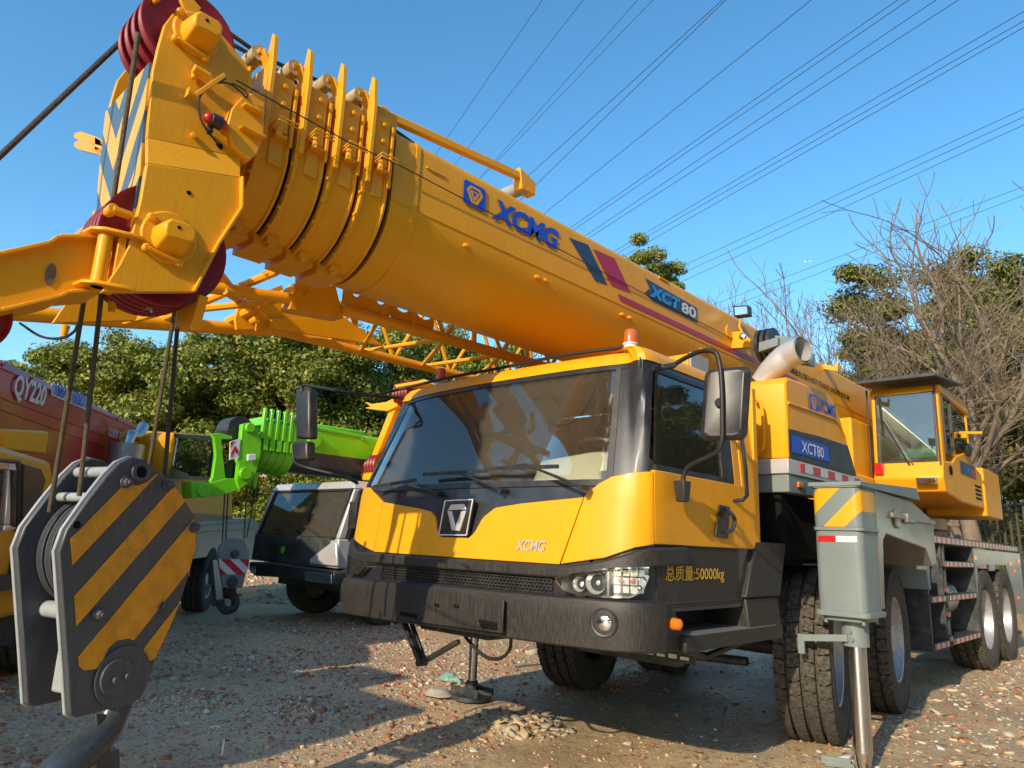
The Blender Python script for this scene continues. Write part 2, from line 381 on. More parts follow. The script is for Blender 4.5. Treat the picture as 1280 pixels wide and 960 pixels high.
def panel(mb, s0, s1, z0, z1, off=0, th=.025, nu=16, nv=4, m=0):
    """curved slab; s0,s1 may be functions of v (0 bottom..1 top), z0,z1 functions of u"""
    F = lambda q: q if callable(q) else (lambda t: q)
    s0, s1, z0, z1 = map(F, (s0, s1, z0, z1)); vs = []
    for o in (off, off-th):
        for j in range(nv+1):
            for i in range(nu+1):
                u = i/nu; v = j/nv; s = s0(v)+(s1(v)-s0(v))*u; z = z0(u)+(z1(u)-z0(u))*v
                vs.append(surf(s, z, o))
    W = nu+1; K = W*(nv+1); fs = []
    for j in range(nv):
        for i in range(nu):
            a = j*W+i; fs.append((a, a+1, a+W+1, a+W)); fs.append((K+a, K+a+W, K+a+W+1, K+a+1))
    rim = [i for i in range(W)]+[j*W+nu for j in range(1, nv+1)]+[nv*W+i for i in range(nu-1, -1, -1)]+[j*W for j in range(nv-1, 0, -1)]
    for a, b in zip(rim, rim[1:]+rim[:1]): fs.append((a, a+K, b+K, b))
    return mb.add(vs, fs, m)
sLr = 0.0; sRr = SL
# black lower shell, cowl, pillars = 'cab'
cab = MB()
panel(cab, sLr, sRr, 1.00, 1.22, 0, .03, 90, 2)
panel(cab, sx(-4.6), sx(-2.38), 1.2, 1.668, .002, .03, 50, 5)            # cowl band behind hood
panel(cab, sLr, sy(3.34, -1), 1.2, 1.72, -.004, .03, 20, 3); panel(cab, sx(-2.36), sRr, 1.2, 1.74, -.004, .03, 40, 3)
panel(cab, lambda v: sx(-2.295)+.01*v, lambda v: sy(3.27, 1)+.11*v, 1.70, 2.38, .006, .05, 12, 8)   # broad front pillar
panel(cab, lambda v: sy(3.42, -1)-.05, lambda v: sx(-4.66)+.04*v, 1.66, 2.38, .004, .05, 8, 8)
panel(cab, sx(-4.7), sx(-2.2), 2.345, 2.375, .008, .04, 50, 1)
panel(cab, sy(3.28), sy(4.4), 2.325, 2.39, .004, .04, 24, 2)
panel(cab, sy(4.12), sy(4.37), 1.74, 2.33, .004, .03, 6, 4)
panel(cab, sLr, sy(3.40, -1), 1.7, 2.39, .0, .04, 12, 4)
cab.loft([[(-4.8, 4.5, z0_), (-2.14, 4.5, z0_), (-2.14, 4.56, z0_), (-4.8, 4.56, z0_)] for z0_ in (1.0, 1.7)]); cab.loft([[(-4.8, 4.5, 1.7), (-2.14, 4.5, 1.7), (-2.14, 4.56, 1.7), (-4.8, 4.56, 1.7)], [(-4.5, 4.5, 2.35), (-2.2, 4.5, 2.35), (-2.2, 4.56, 2.35), (-4.5, 4.56, 2.35)]])                               # rear wall
cab.box((-4.78, 3.3, 1.06), (-2.16, 4.5, 1.12))
CAB = cab.build('cab', 'gblack', T, smooth=30)
# interior
mb = MB(); mb.box((-4.5, 4.44, 1.12), (-2.2, 4.49, 2.33)); mb.box((-4.4, 3.5, 2.36), (-2.2, 4.5, 2.39)); mb.box((-4.7, 3.6, 1.12), (-2.2, 4.45, 1.16)); mb.build('interior_trim', 'brown', CAB)
mb = MB()
ringd = []
for x, h in [(-4.62, 1.72), (-4.2, 1.72), (-3.6, 1.73), (-3.2, 1.76), (-3.0, 1.86), (-2.6, 1.90), (-2.3, 1.86)]:
    yf = plan(sx(max(min(x, -2.35), -4.5)))[0].y+.10
    ringd.append([(x, yf, 1.45), (x, yf+.02, 1.655), (x, yf+.22, h-.02), (x, yf+.34, h), (x, yf+.5, h-.05), (x, yf+.52, 1.45)])
mb.loft(ringd); mb.build('dashboard', 'cream', CAB, bevel=.01)
mb = MB(); cc = Vector((-2.75, 3.78, 1.9)); pts = []
for i in range(25):
    a = 2*PI*i/24; pts.append(cc+Vector((math.cos(a)*.21, math.sin(a)*.17, math.sin(a)*-.10)))
mb.tube(pts, .016, 8); mb.beam(cc-Vector((.2, 0, 0)), cc+Vector((.2, 0, 0)), .04, .02); mb.cyl(cc, cc+Vector((0, -.1, -.25)), .03); mb.build('steering_wheel', 'black', CAB)
for x in (-4.2, -2.75):
    mb = MB(); mb.box((x-.26, 3.95, 1.4), (x+.26, 4.4, 1.52)); mb.box((x-.24, 4.3, 1.5), (x+.24, 4.42, 2.08)); mb.box((x-.14, 4.3, 2.1), (x+.14, 4.4, 2.26)); mb.build('driver_seat', 'cream' if x < -3 else 'brown', CAB, bevel=.03)
# roof
mb = MB(); panel(mb, sLr, sRr, 2.375, 2.476, .014, .05, 120, 6)
top = [surf(SL*i/120, 2.475, .0) for i in range(121)]; n = len(top)
cen = Vector((XC, 3.95, 2.50)); mid = [p.lerp(cen, .35)+Vector((0, 0, .014)) for p in top]
mb.add(top+mid+[cen], [(i, i+1, n+i+1, n+i) for i in range(n-1)]+[(n+i, n+i+1, 2*n) for i in range(n-1)]+[(0, n, 2*n), (n-1, 2*n, 2*n-1)])
mb.box((-4.42, 4.2, 2.40), (-2.24, 4.6, 2.475))
mb.build('roof', 'yellow', CAB, smooth=40)
# hood + corner + door panels
def hood_top(u):
    x = -4.27+u*1.79
    return interp(x, [(-4.27, 1.575), (-3.8, 1.525), (-3.68, 1.505), (-3.62, 1.47), (-3.585, 1.38), (-3.55, 1.345), (-3.285, 1.345), (-3.24, 1.38), (-3.19, 1.47), (-3.1, 1.53), (-2.9, 1.555), (-2.47, 1.59)])
mb = MB(); panel(mb, sx(-4.27), lambda v: sx(-2.555)+.12*v, 1.222, hood_top, .016, .03, 100, 5); mb.build('hood_panel', 'yellow', CAB, bevel=.004)
mb = MB(); panel(mb, lambda v: sx(-2.547)+.12*v, sy(3.30), lambda u: interp(u, [(0, 1.225), (.5, 1.27), (.8, 1.33), (1, 1.35)]), lambda u: interp(u, [(0, 1.60), (.2, 1.665), (.4, 1.705), (.7, 1.725), (1, 1.735)]), .018, .03, 30, 6); mb.build('corner_panel', 'yellow', CAB, bevel=.004)
mb = MB(); panel(mb, sy(3.75, -1), sx(-4.278), lambda u: interp(u, [(0, 1.35), (.45, 1.33), (1, 1.225)]), lambda u: interp(u, [(0, 1.72), (.75, 1.69), (1, 1.58)]), .018, .03, 30, 6); mb.build('corner_panel', 'yellow', CAB, bevel=.004)
# door
mb = MB(); panel(mb, sy(3.306), sy(4.33), 1.352, 1.745, .016, .03, 24, 4); panel(mb, sy(4.25), sy(4.33), 1.745, 2.40, .006, .03, 4, 4)
DOOR = mb.build('door', 'yellow', T, bevel=.004)
mb = MB(); panel(mb, lambda v: sy(3.33)+.075*v, sy(4.12), 1.775, 2.325, -.002, .006, 20, 4); mb.build('side_window', 'glass', DOOR)
mb = MB()
for a, b, c, d in ((3.33, 4.13, 1.745, 1.778), (4.09, 4.13, 1.76, 2.34), (3.37, 4.13, 2.32, 2.345)): panel(mb, sy(a), sy(b), c, d, .009, .03, 16, 2)
mb.build('window_seal', 'black', DOOR)
mb = MB(); o = Vector((-2.08, 3.96, 1.40))
mb.prism([(-2.078, 3.93, 1.415), (-2.078, 4.09, 1.405), (-2.078, 4.125, 1.60), (-2.078, 3.995, 1.605)], (.012, 0, 0)); mb.build('door_handle_recess', 'black', DOOR, bevel=.006)
mb = MB(); mb.tube(catmull([(-2.06, 4.03, 1.44), (-2.03, 4.07, 1.46), (-2.025, 4.09, 1.53), (-2.06, 4.06, 1.585)], 5), .012, 8); mb.build('door_handle', 'gblack', DOOR)
mb = MB(); panel(mb, sy(4.338), sRr, 1.352, 2.42, .014, .03, 6, 6); mb.box((-2.3, 4.53, 1.36), (-2.09, 4.585, 2.43)); mb.build('rear_corner_panel', 'yellow', CAB, bevel=.004)
mb = MB(); mb.tube([(-2.09, 4.22, 2.05), (-2.035, 4.24, 2.04), (-2.03, 4.27, 1.85), (-2.03, 4.28, 1.68), (-2.05, 4.26, 1.65), (-2.095, 4.2, 1.64)], .013, 8); mb.build('grab_handle', 'black', CAB)
# windscreen
mb = MB(); panel(mb, sx(-4.60), lambda v: sx(-2.29)+.01*v, 1.672, 2.345, .0, .008, 50, 8); WS = mb.build('windscreen', 'glass', CAB)
mb = MB()
panel(mb, sx(-4.62), sx(-2.27), 1.655, 1.69, .012, .02, 50, 1); panel(mb, sx(-2.31), sx(-2.27), 1.67, 2.35, .012, .02, 2, 6)
mb.build('windscreen_seal', 'black', CAB)
for pv, el, b0, b1, zz in (((546, 617), (497, 602), (467, 608.5), (520, 600), 0), ((626, 613), (568, 589), (529, 593), (608, 588.5), 0), ((727, 609), (655, 580), (605, 586), (698, 583), 0)):
    P = [ony(q[0], q[1], y) for q, y in ((pv, 3.05), (el, 3.055), (b0, 3.05), (b1, 3.055))]
    mb = MB(); mb.cyl(P[0]+Vector((0, .05, 0)), P[0]-Vector((0, .015, 0)), .016); mb.tube([P[0], P[0].lerp(P[1], .5)+Vector((0, -.01, .004)), P[1]], [.012, .009, .006], 6)
    w = mb.build('wiper', 'black', CAB)
    mb = MB(); mb.beam(P[2], P[3], .012, .022); mb.tube([P[2].lerp(P[3], .2), P[1], P[2].lerp(P[3], .8)], .005, 5); mb.build('wiper_blade', 'black', CAB)
# brow above grille, grille, headlights
mb = MB(); panel(mb, sy(3.62, -1), sy(3.60), lambda u: interp(u, [(0, 1.19), (.14, 1.17), (.24, 1.145), (.76, 1.15), (.86, 1.205), (.91, 1.235), (1, 1.25)]), lambda u: interp(u, [(0, 1.34), (.1, 1.32), (.2, 1.215), (.78, 1.218), (.84, 1.26), (.90, 1.33), (1, 1.345)]), .045, .06, 90, 3)
mb.build('brow_panel', 'bumper', CAB, bevel=.012)
mb = MB(); panel(mb, sx(-4.18), sx(-2.58), 1.05, 1.15, -.03, .02, 40, 1)
mb.build('grille_backing', 'ink', CAB)
mb = MB()
for z in (1.066, 1.084, 1.102, 1.12, 1.138): panel(mb, sx(-4.16), sx(-2.6), z-.003, z+.003, .014, .02, 40, 1)
for r_, z in enumerate((1.075, 1.093, 1.111, 1.129)):
    for k in range(56):
        s = sx(-4.15)+(k+.5*(r_ % 2))*.0278
        panel(mb, s, s+.006, z-.009, z+.009, .012, .02, 1, 1)
mb.build('grille', 'black', CAB)
# bumper
mb = MB()
BUMP = [(1.035, -.03), (1.046, .015), (1.048, .04), (1.034, .062), (1.00, .070), (.95, .069), (.80, .060), (.79, .045), (.79, -.02)]
rings = []
s0, s1 = sy(3.85, -1), sy(3.335)
for i in range(101):
    s = s0+(s1-s0)*i/100
    dz = interp(plan(s)[0].x, [(-4.8, -.035), (-4.5, -.02), (-3.5, .01), (-2.0, .02)]) if plan(s)[0].x < -2.2 else .02
    rings.append([surf(s, z+dz, o) for z, o in BUMP])
mb.loft(rings)
BP = mb.build('bumper', 'bumper', T, smooth=40)
mb = MB(); P = [ony(x, y, 2.955) for x, y in ((492, 728), (628, 750), (626, 792), (500, 775))]; P = [p_+Vector((0, .022, 0)) for p_ in P]
mb.prism(P, (0, -.012, 0)); mb.build('licence_plate_bracket', 'bumper', BP, bevel=.004)
mb = MB()
for q in (((500, 764), (521, 768), (521, 773), (501, 769)), ((598, 774), (621, 778), (621, 788), (602, 785)), ((543, 754), (549, 755), (549, 759), (543, 758)), ((567, 755), (573, 756), (573, 760), (567, 759))):
    mb.prism([ony(x, y, 2.962) for x, y in q], (0, -.004, 0))
mb.build('bumper_opening', 'ink', BP)
def headlight(sa, sb, prof_lo, prof_hi, cups, split):
    mb = MB(); panel(mb, sa, sb, 1.04, lambda u: prof_hi(u)+.004, -.05, .01, 24, 3); h = mb.build('headlight', 'silver', T)
    mb = MB(); panel(mb, sa, sb, prof_lo, prof_hi, .048, .006, 30, 4); mb.build('headlight_lens', 'clear', h, bevel=.003)
    mb = MB()
    for s, z, r_ in cups:
        c = surf(s, z, .03); _, n_ = plan(s)
        mb.lathe([(r_, .0), (r_*.92, -.01), (r_*.6, -.05), (.012, -.07), (.012, -.03), (.0, -.025)], c, n_, 20)
    mb.build('reflector_bowl', 'bowl', h, smooth=60)
    mb = MB(); k = 0
    for s, z0, z1 in split: panel(mb, s-.006, s+.006, z0, z1, .04, .05, 1, 2)
    panel(mb, sa, sb, lambda u: prof_lo(u)-.006, lambda u: prof_lo(u)+.004, .05, .08, 24, 1); panel(mb, sa, sb, lambda u: prof_hi(u)-.004, lambda u: prof_hi(u)+.003, .05, .08, 24, 1)
    mb.build('headlight_bezel', 'chrome', h)
    return h
a, b = sx(-2.56), sy(3.25)
L_ = lambda u: interp(u, [(0, 1.135), (.12, 1.085), (.3, 1.068), (.85, 1.082), (.95, 1.12), (1, 1.19)])
H_ = lambda u: interp(u, [(0, 1.15), (.3, 1.185), (.6, 1.215), (.97, 1.232), (1, 1.232)])
h = headlight(a, b, L_, H_, [(a+.14, 1.128, .040), (a+.235, 1.14, .058)], [(a+.305, 1.075, 1.21)])
mb = MB()
for i_ in range(4):
    for j_ in range(3): panel(mb, a+.325+i_*.042, a+.325+i_*.042+.037, 1.095+j_*.043, 1.095+j_*.043+.038, .012-.012*(i_ % 2), .01, 2, 1)
mb.build('indicator_reflector', 'bowl', h, bevel=.004)
mb = MB()
for k in range(2): mb.sphere(surf(a+.36+.06*k, 1.16, .02), .013)
mb.build('indicator_bulb', 'amber', h)
a2, b2 = sy(3.30, -1), sx(-4.30)
h = headlight(a2, b2, lambda u: interp(u, [(0, 1.10), (.15, 1.05), (.8, 1.06), (1, 1.12)]), lambda u: interp(u, [(0, 1.19), (.5, 1.18), (1, 1.14)]), [(a2+.12, 1.12, .045), (a2+.24, 1.115, .05), (b2-.15, 1.11, .045)], [(a2+.08, 1.06, 1.17)])
for sc in (sx(-2.27), sy(3.235, -1)):
    c, n_ = surf(sc, .935+(.015 if plan(sc)[0].x > -3 else -.03), .0655), plan(sc)[1]
    mb = MB(); mb.lathe([(.075, 0), (.07, .006), (.06, .004), (.055, -.045), (0, -.05)], c, n_, 28); f = mb.build('fog_lamp', 'black', BP, fixn=False)
    mb = MB(); mb.lathe([(.043, -.02), (.041, .0), (.025, .006), (0, .008)], c, n_, 24); mb.build('fog_lamp_lens', 'chrome', f)
# emblem
def py_(q, y): return [ony(a_, b_, y) for a_, b_ in q]
fr = [(556.5, 626), (591, 624.5), (583, 669), (548.5, 668.5)]
mb = MB(); mb.prism(py_(fr, 3.036), (0, .03, 0)); E_ = mb.build('emblem', 'gblack', CAB, bevel=.006)
mb = MB(); P = py_(fr, 3.030)
for i in range(4): mb.beam(P[i], P[(i+1) % 4], .009, .008, up=(0, 1, 0))
for q in (((565.5, 631), (581.5, 630), (584, 637), (561, 638)), ((561, 639), (566, 639), (571, 661), (566.5, 664)), ((584, 638.5), (578, 639), (569, 663), (576, 664))): mb.prism(py_(q, 3.034), (0, -.012, 0))
mb.build('emblem_chrome', 'bowl', E_, bevel=.002)
qa, qb = surf(sx(-2.865), 1.285, .0185), surf(sx(-2.655), 1.285, .0185); text('chrome_badge', 'XCMG', qa, qb-qa, (0, 0, 1), (qb-qa).length, .062, 'bowl', CAB, off=.02, shear=.2, thick=.003)
# right skirt, step
mb = MB()
panel(mb, sy(3.33), sy(4.28), 1.02, 1.348, .004, .03, 16, 2)
mb.box((-2.125, 3.32, 1.035), (-2.092, 4.34, 1.052))
P = [(-2.095, 3.36, .80), (-2.095, 3.60, .80), (-2.095, 3.62, .86), (-2.095, 3.50, 1.02), (-2.095, 3.36, 1.03)]
mb.prism(P, (-.03, 0, 0)); mb.box((-2.4, 3.5, .80), (-2.37, 4.5, 1.05)); SK = mb.build('side_skirt', 'bumper', T, bevel=.006)
mb = MB(); mb.box((-2.37, 3.58, .80), (-2.06, 4.78, .862)); mb.beam((-2.1, 3.66, .79), (-2.25, 4.1, .70), .04, .03); mb.beam((-2.25, 4.1, .70), (-2.2, 4.7, .79), .04, .03); mb.box((-2.10, 3.56, .79), (-2.055, 4.8, .875)); st = mb.build('cab_step', 'bumper', T, bevel=.006)
mb = MB(); mb.box((-2.36, 3.62, .862), (-2.06, 4.70, .880)); mb.build('step_tread', 'tread', st)
mb = MB()
for z0, z1, ya0, yb0, ya1, yb1 in ((.86, 1.055, 4.34, 4.80, 4.33, 4.80), (1.055, 1.40, 4.30, 4.80, 4.50, 4.97)):
    q = [(-2.06, ya0, z0), (-2.06, yb0, z0), (-2.38, yb0, z0), (-2.38, ya0, z0)]; q2 = [(-2.08, ya1, z1), (-2.08, yb1, z1), (-2.38, yb1, z1), (-2.38, ya1, z1)]
    mb.loft([q, q2])
mb.build('mudguard', 'bumper', T, bevel=.012)
mb = MB(); c = Vector((-2.05, 3.40, .95)); mb.lathe([(.03, 0), (.032, .02), (.028, .05), (.015, .062), (0, .064)], c, (1, 0, 0), 16); mb.build('side_marker_lamp', 'amber', SK)
p0 = Vector((-2.094, 3.415, 1.148)); 
text('weight_lettering', '总质量:50000kg', p0, (0, 1, 0), (0, 0, 1), .66, .095, 'creamtxt', SK, off=.012)
# mirrors
def arm(pts, r, name, parent, m='hose'): mb = MB(); mb.tube(catmull(pts, 6), r, 10); return mb.build(name, m, parent)
Y0 = 3.5
def P3(x, y, yy=Y0): return ony(x, y, yy)
mb = MB(); cn = P3(907, 505); U = Vector((.97, .24, 0)).normalized()
rr = []
for k, (sc, th) in enumerate(((.80, -.035), (1.0, -.012), (1.0, .02))):
    ring = []
    w, hgt, rad = .122*sc, .198*(1-(1-sc)*.5), .04
    for cx_, cz_, a0 in ((w-rad, hgt-rad, 0), (-w+rad, hgt-rad, 90), (-w+rad, -hgt+rad, 180), (w-rad, -hgt+rad, 270)):
        for j in range(5):
            a_ = R(a0+22.5*j); xx = cx_+rad*math.cos(a_); zz = cz_+rad*math.sin(a_); ring.append(cn+U*(xx+zz*.09)+Vector((0, 0, zz))+Vector((-U.y, U.x, 0))*th)
    rr.append(ring)
mb.loft(rr); MIR = mb.build('mirror', 'black', T, bevel=.004)
arm([(-2.1, 3.5, 2.36), P3(852, 450), P3(876, 439, 3.46), P3(893, 440, 3.45), P3(899, 452, 3.45), P3(902, 480, 3.445), P3(903, 520, 3.445), P3(902, 553, 3.45), P3(893, 567, 3.46), P3(866, 580, 3.48), P3(856, 590, 3.49), P3(853, 607, 3.49)], .0135, 'mirror_arm', MIR)
mb = MB(); mb.cyl(cn+Vector((-.01, -.06, -.0)), cn+Vector((-.01, .0, 0)), .026); mb.beam((-2.13, 3.44, 2.35), (-2.07, 3.5, 2.37), .04, .03)
b0 = P3(853, 608, 3.49); mb.loft([[b0+Vector((a_*.035, c_*.04, .03)) for a_, c_ in ((-1, -1), (1, -1), (1, 1), (-1, 1))], [b0+Vector((a_*.028, c_*.025, -.085)) for a_, c_ in ((-1, -1), (1, -1), (1, 1), (-1, 1))]])
mb.build('mirror_bracket', 'black', MIR, bevel=.006)
YL = 3.0
def P4(x, y): return ony(x, y, YL)
mb = MB()
def rbox(x0, y0, x1, y1, y, th=.09):
    a_ = ony(x0, y0, y); b_ = ony(x1, y0, y); c_ = ony(x1, y1, y); d_ = ony(x0, y1, y); mb.prism([a_, b_, c_, d_], (0, th, 0))
rbox(369, 486, 386, 548, YL); M2 = mb.build('mirror', 'black', T, bevel=.02)
mb = MB(); rbox(364, 551, 383, 575, YL); mb.build('wide_angle_mirror', 'black', M2, bevel=.02)
arm([P4(377, 490), P4(379, 482), P4(392, 483), P4(440, 491), Vector((-4.46, 3.45, 2.42))], .014, 'mirror_arm', M2)
arm([P4(366, 565), P4(369, 578), P4(385, 585), ony(430, 596, 3.2), ony(447, 604, 3.33)], .014, 'mirror_arm', M2)
# hose over the roof, beacons, box
arm([ony(425, 489, 3.02), ony(462, 494, 3.1), onz(503, 486, 2.50), onz(560, 472, 2.505), onz(620, 461, 2.51), onz(700, 445, 2.51), onz(770, 435.5, 2.51), onz(782, 437, 2.49)], .011, 'roof_hose', CAB)
for px_, py__ in ((788, 434), (551, 478)):
    c = onz(px_, py__, 2.50); mb = MB(); mb.lathe([(.04, -.03), (.04, .012), (.046, .014), (.046, .022)], c, (0, 0, 1), 24, cap=True); bb = mb.build('beacon', 'white', CAB)
    mb = MB(); mb.lathe([(.041, .022), (.040, .055), (.037, .095), (.03, .107), (0, .11)], c, (0, 0, 1), 24); mb.build('beacon_lens', 'beacon', bb)
mb = MB(); a_ = Vector((-2.62, 4.0, 2.49)); mb.box((-2.75, 4.05, 2.49), (-2.30, 4.3, 2.60)); mb.build('roof_box', 'yellow', CAB, bevel=.006)
mb = MB(); mb.box((-2.298, 4.06, 2.485), (-2.285, 4.29, 2.61)); mb.build('roof_box_cover', 'plategrey', CAB)

# ---------------- engine cover behind the cab
XE = -2.04
prof = [(4.98, 1.995), (4.97, 2.55), (5.02, 2.60), (5.80, 2.625), (5.93, 2.60), (6.02, 2.53), (6.38, 2.02), (6.38, 1.995)]
mb = MB(); r0 = [(XE, y, z) for y, z in prof]; rin = [(-4.6, y, z) for y, z in prof]
mb.loft([[(XE-.0, y, z) for y, z in prof], [(-3.0, y, z) for y, z in prof]]); EC = mb.build('engine_cover', 'yellow', T, bevel=.03, smooth=50)
mb = MB(); mb.prism([(XE+.004, y, z) for y, z in ((4.99, 2.0), (4.99, 2.21), (5.6, 2.235), (6.20, 2.24), (6.36, 2.02), (6.36, 2.0))], (-.01, 0, 0)); mb.build('cover_band', 'dgrey', EC, bevel=.003)
mb = MB(); mb.tube([(XE+.004, 5.0, 2.40), (XE+.005, 5.9, 2.42), (XE+.003, 6.0, 2.40), (XE+.001, 6.15, 2.3)], .010, 6); mb.build('cover_crease', 'yellow', EC)
mb = MB(); mb.box((-2.9, 4.94, 1.885), (XE+.012, 6.5, 1.99)); mb.build('cover_sill', 'silver', EC, bevel=.006)
mb = MB(); mb.box((XE+.014, 5.14, 1.915), (XE+.018, 6.46, 1.975)); mb.build('reflective_strip', 'reflector', EC)
mb = MB(); mb.prism([(XE, y, z) for y, z in ((4.96, 1.755), (4.96, 1.883), (6.3, 1.883), (5.55, 1.755))], (-.9, 0, 0)); mb.build('cover_skirt', 'grey', EC, bevel=.008)
mb = MB(); mb.box((XE, 5.10, 1.80), (XE+.015, 5.19, 1.84)); mb.build('side_marker_lamp', 'amber', EC, bevel=.004)
mb = MB(); mb.tube(catmull([ony(945, 500, 4.93), ony(944, 498, 4.88), ony(951, 505, 4.88), ony(954, 530, 4.88), ony(954, 558, 4.88), ony(946, 565, 4.88)], 5), .012, 8); mb.build('grab_handle', 'yellow', EC)
e0 = Vector((XE+.006, 5.27, 2.435))
def xlogo(P, w, h, parent, name='emblem_decal', t=.003, ca='blue', cb_='boomyel', sh=0):
    """square badge: yellow hexagon ring with an inverted triangle, on the +X side, P lower left"""
    mb = MB(); f = lambda u, v, k: (P[0]+t*k, P[1]+u*w, P[2]+v*h+sh*u)
    mb.prism([f(.06, 0, 1), (P[0]+t, P[1]+.94*w, P[2]+sh), f(1, .06, 1), f(1, .94, 1), f(.94, 1, 1), f(.06, 1, 1), f(0, .94, 1), f(0, .06, 1)], (t, 0, 0)); o_ = mb.build(name, ca, parent)
    mb = MB(); ou = [(.28, .86), (.72, .86), (.88, .62), (.64, .12), (.36, .12), (.12, .62)]; inn = [(.34, .76), (.66, .76), (.76, .62), (.54, .22), (.46, .22), (.24, .62)]
    vs = [f(a_, b_, 2.4) for a_, b_ in ou]+[f(a_, b_, 2.4) for a_, b_ in inn]
    mb.add(vs, [(i, (i+1) % 6, 6+(i+1) % 6, 6+i) for i in range(6)]); mb.build('emblem_mark', cb_, o_, fixn=False)
    mb = MB(); mb.add([f(.27, .66, 2.4), f(.73, .66, 2.4), f(.5, .2, 2.4), f(.40, .60, 2.5), f(.6, .60, 2.5), f(.5, .4, 2.5)], [(0, 1, 4, 3), (1, 2, 5, 4), (2, 0, 3, 5)]); mb.build('emblem_mark', cb_, o_, fixn=False)
    return o_
p = onx(1011, 512, XE); q = onx(1020, 490, XE)
xlogo((XE+.004, p.y, p.z), onx(1021, 515, XE).y-p.y, .13, EC)
p = onx(1023, 518, XE+.004); q = onx(1045, 524, XE+.004)
text('brand_lettering', 'XCMG', (XE+.004, p.y, 2.435), (0, 1, 0), (0, 0, 1), q.y-p.y, .105, 'blue', EC, off=.03, shear=.15)
p = onx(990, 568, XE+.006); q = onx(1036, 572, XE+.006)
mb = MB(); mb.prism([(XE+.007, p.y, 2.045), (XE+.007, q.y, 2.05), (XE+.007, q.y, 2.17), (XE+.007, p.y, 2.175)], (.001, 0, 0)); mb.build('model_plate', 'blue', EC)
text('model_lettering', 'XCT80', (XE+.010, p.y+.17, 2.065), (0, 1, 0), (0, 0, 1), (q.y-p.y)*.60, .085, 'white', EC, off=.015)
# exhaust
mb = MB(); p0 = Vector((-2.35, 5.28, 2.52)); pa = [p0, Vector((-2.30, 5.23, 2.66)), Vector((-2.22, 5.20, 2.745)), Vector((-2.10, 5.18, 2.80))]
cp = catmull([ony(950, 478, 5.2), ony(960, 466, 5.2), ony(972, 455, 5.2), ony(986, 444, 5.2), ony(990, 441, 5.2)+Vector((.10, -.04, .0))], 4)
mb.tube(cp, [.075, .076, .078, .08, .084, .088, .09, .094, .097, .099, .1, .1, .1, .1, .1, .1, .1][:len(cp)], 20, cap=False)
mb.tube([c_ for c_ in cp[-5:]], [.088]*5, 20, cap=False); EXH = mb.build('exhaust_pipe', 'silver', T, smooth=60)
mb = MB(); d_ = (cp[-1]-cp[-2]).normalized(); mb.cyl(cp[-1]-d_*.13, cp[-1]-d_*.125, .088, seg=20); mb.build('pipe_mouth', 'ink', EXH)
mb = MB()
for dx in (0, .05, .1): mb.cyl(ony(958, 432, 5.6)+Vector((dx-.05, 0, 0)), ony(958, 432, 5.6)+Vector((dx-.02, 0, 0)), .14, seg=28)
RE = mb.build('hose_reel', 'black', T)
mb = MB()
def pr(q, y, th, m_=0): mb.prism([ony(a_, b_, y) for a_, b_ in q], (0, th, 0), m_)
pr(((948, 428), (972, 421), (972, 432), (948, 440)), 5.45, .08); pr(((968, 419), (990, 421), (1001, 434), (1001, 450), (972, 445)), 5.5, .3)
mb.build('winch_bracket', 'grey', RE, bevel=.006)

# ---------------- chassis
mb = MB(); mb.box((-3.95, 3.5, .80), (-2.95, 14.5, 1.22)); CH = mb.build('chassis_frame', 'dgrey', T, bevel=.01)
mb = MB(); mb.box((-4.75, 8.72, 1.56), (-2.12, 14.2, 1.60)); mb.box((-2.14, 8.70, 1.515), (-2.105, 14.2, 1.605)); DK = mb.build('deck', 'dgrey', T)
mb = MB(); mb.box((-2.103, 8.82, 1.525), (-2.100, 13.9, 1.59)); mb.build('reflective_strip', 'reflectdim', DK)
mb = MB(); mb.box((-2.16, 8.62, 1.50), (-2.10, 8.82, 1.61)); mb.build('deck_corner_plate', 'silver', DK, bevel=.004)
mb = MB(); mb.box((-4.4, 4.75, 1.15), (-2.62, 6.6, 1.95)); mb.box((-4.4, 5.0, 1.30), (-2.12, 6.3, 1.75)); mb.box((-4.4, 4.62, .85), (-2.5, 4.72, 1.95)); mb.box((-4.5, 6.6, 1.25), (-2.7, 8.6, 1.55)); mb.build('dark_bay_fill', 'ink', CH)  # solid black boxes paint the shaded void below the engine cover
# ladder / step boxes beside the fuel tank
mb = MB()
mb.box((-2.50, 8.45, .40), (-2.46, 11.0, 1.52)); 
for y in (8.60, 9.22, 9.36, 10.80): mb.box((-2.46, y-.02, .41), (-2.11, y+.02, 1.51))
for y0, y1, zs in ((8.6, 9.22, (.46, .93)), (9.36, 10.8, (.46, .93, 1.30))):
    for z in zs: mb.box((-2.46, y0, z-.04), (-2.10, y1, z+.03))
for z in (.5, .76, 1.02, 1.3): mb.box((-2.46, 9.22, z-.03), (-2.10, 9.36, z+.02))
mb.box((-2.6, 8.3, .42), (-2.3, 8.45, 1.3))
SB = mb.build('access_step', 'dgrey', T, bevel=.004)
mb = MB()
for y0, y1, z in ((8.62, 9.2, .46), (8.62, 9.2, .93), (9.42, 10.7, .46), (9.42, 10.7, .93), (9.42, 10.7, 1.30), (9.24, 9.35, .5), (9.24, 9.35, .76), (9.24, 9.35, 1.02), (9.24, 9.35, 1.3)): mb.box((-2.099, y0, z-.03), (-2.094, y1, z+.02))
mb.build('reflective_strip', 'reflectdim', SB)
mb = MB(); mb.cyl((-2.42, 9.5, .9), (-2.42, 10.3, .9), .22, seg=28); mb.cyl((-2.35, 9.7, 1.1), (-2.25, 9.7, 1.3), .05); ft = mb.build('fuel_tank', 'steel', T, smooth=40)
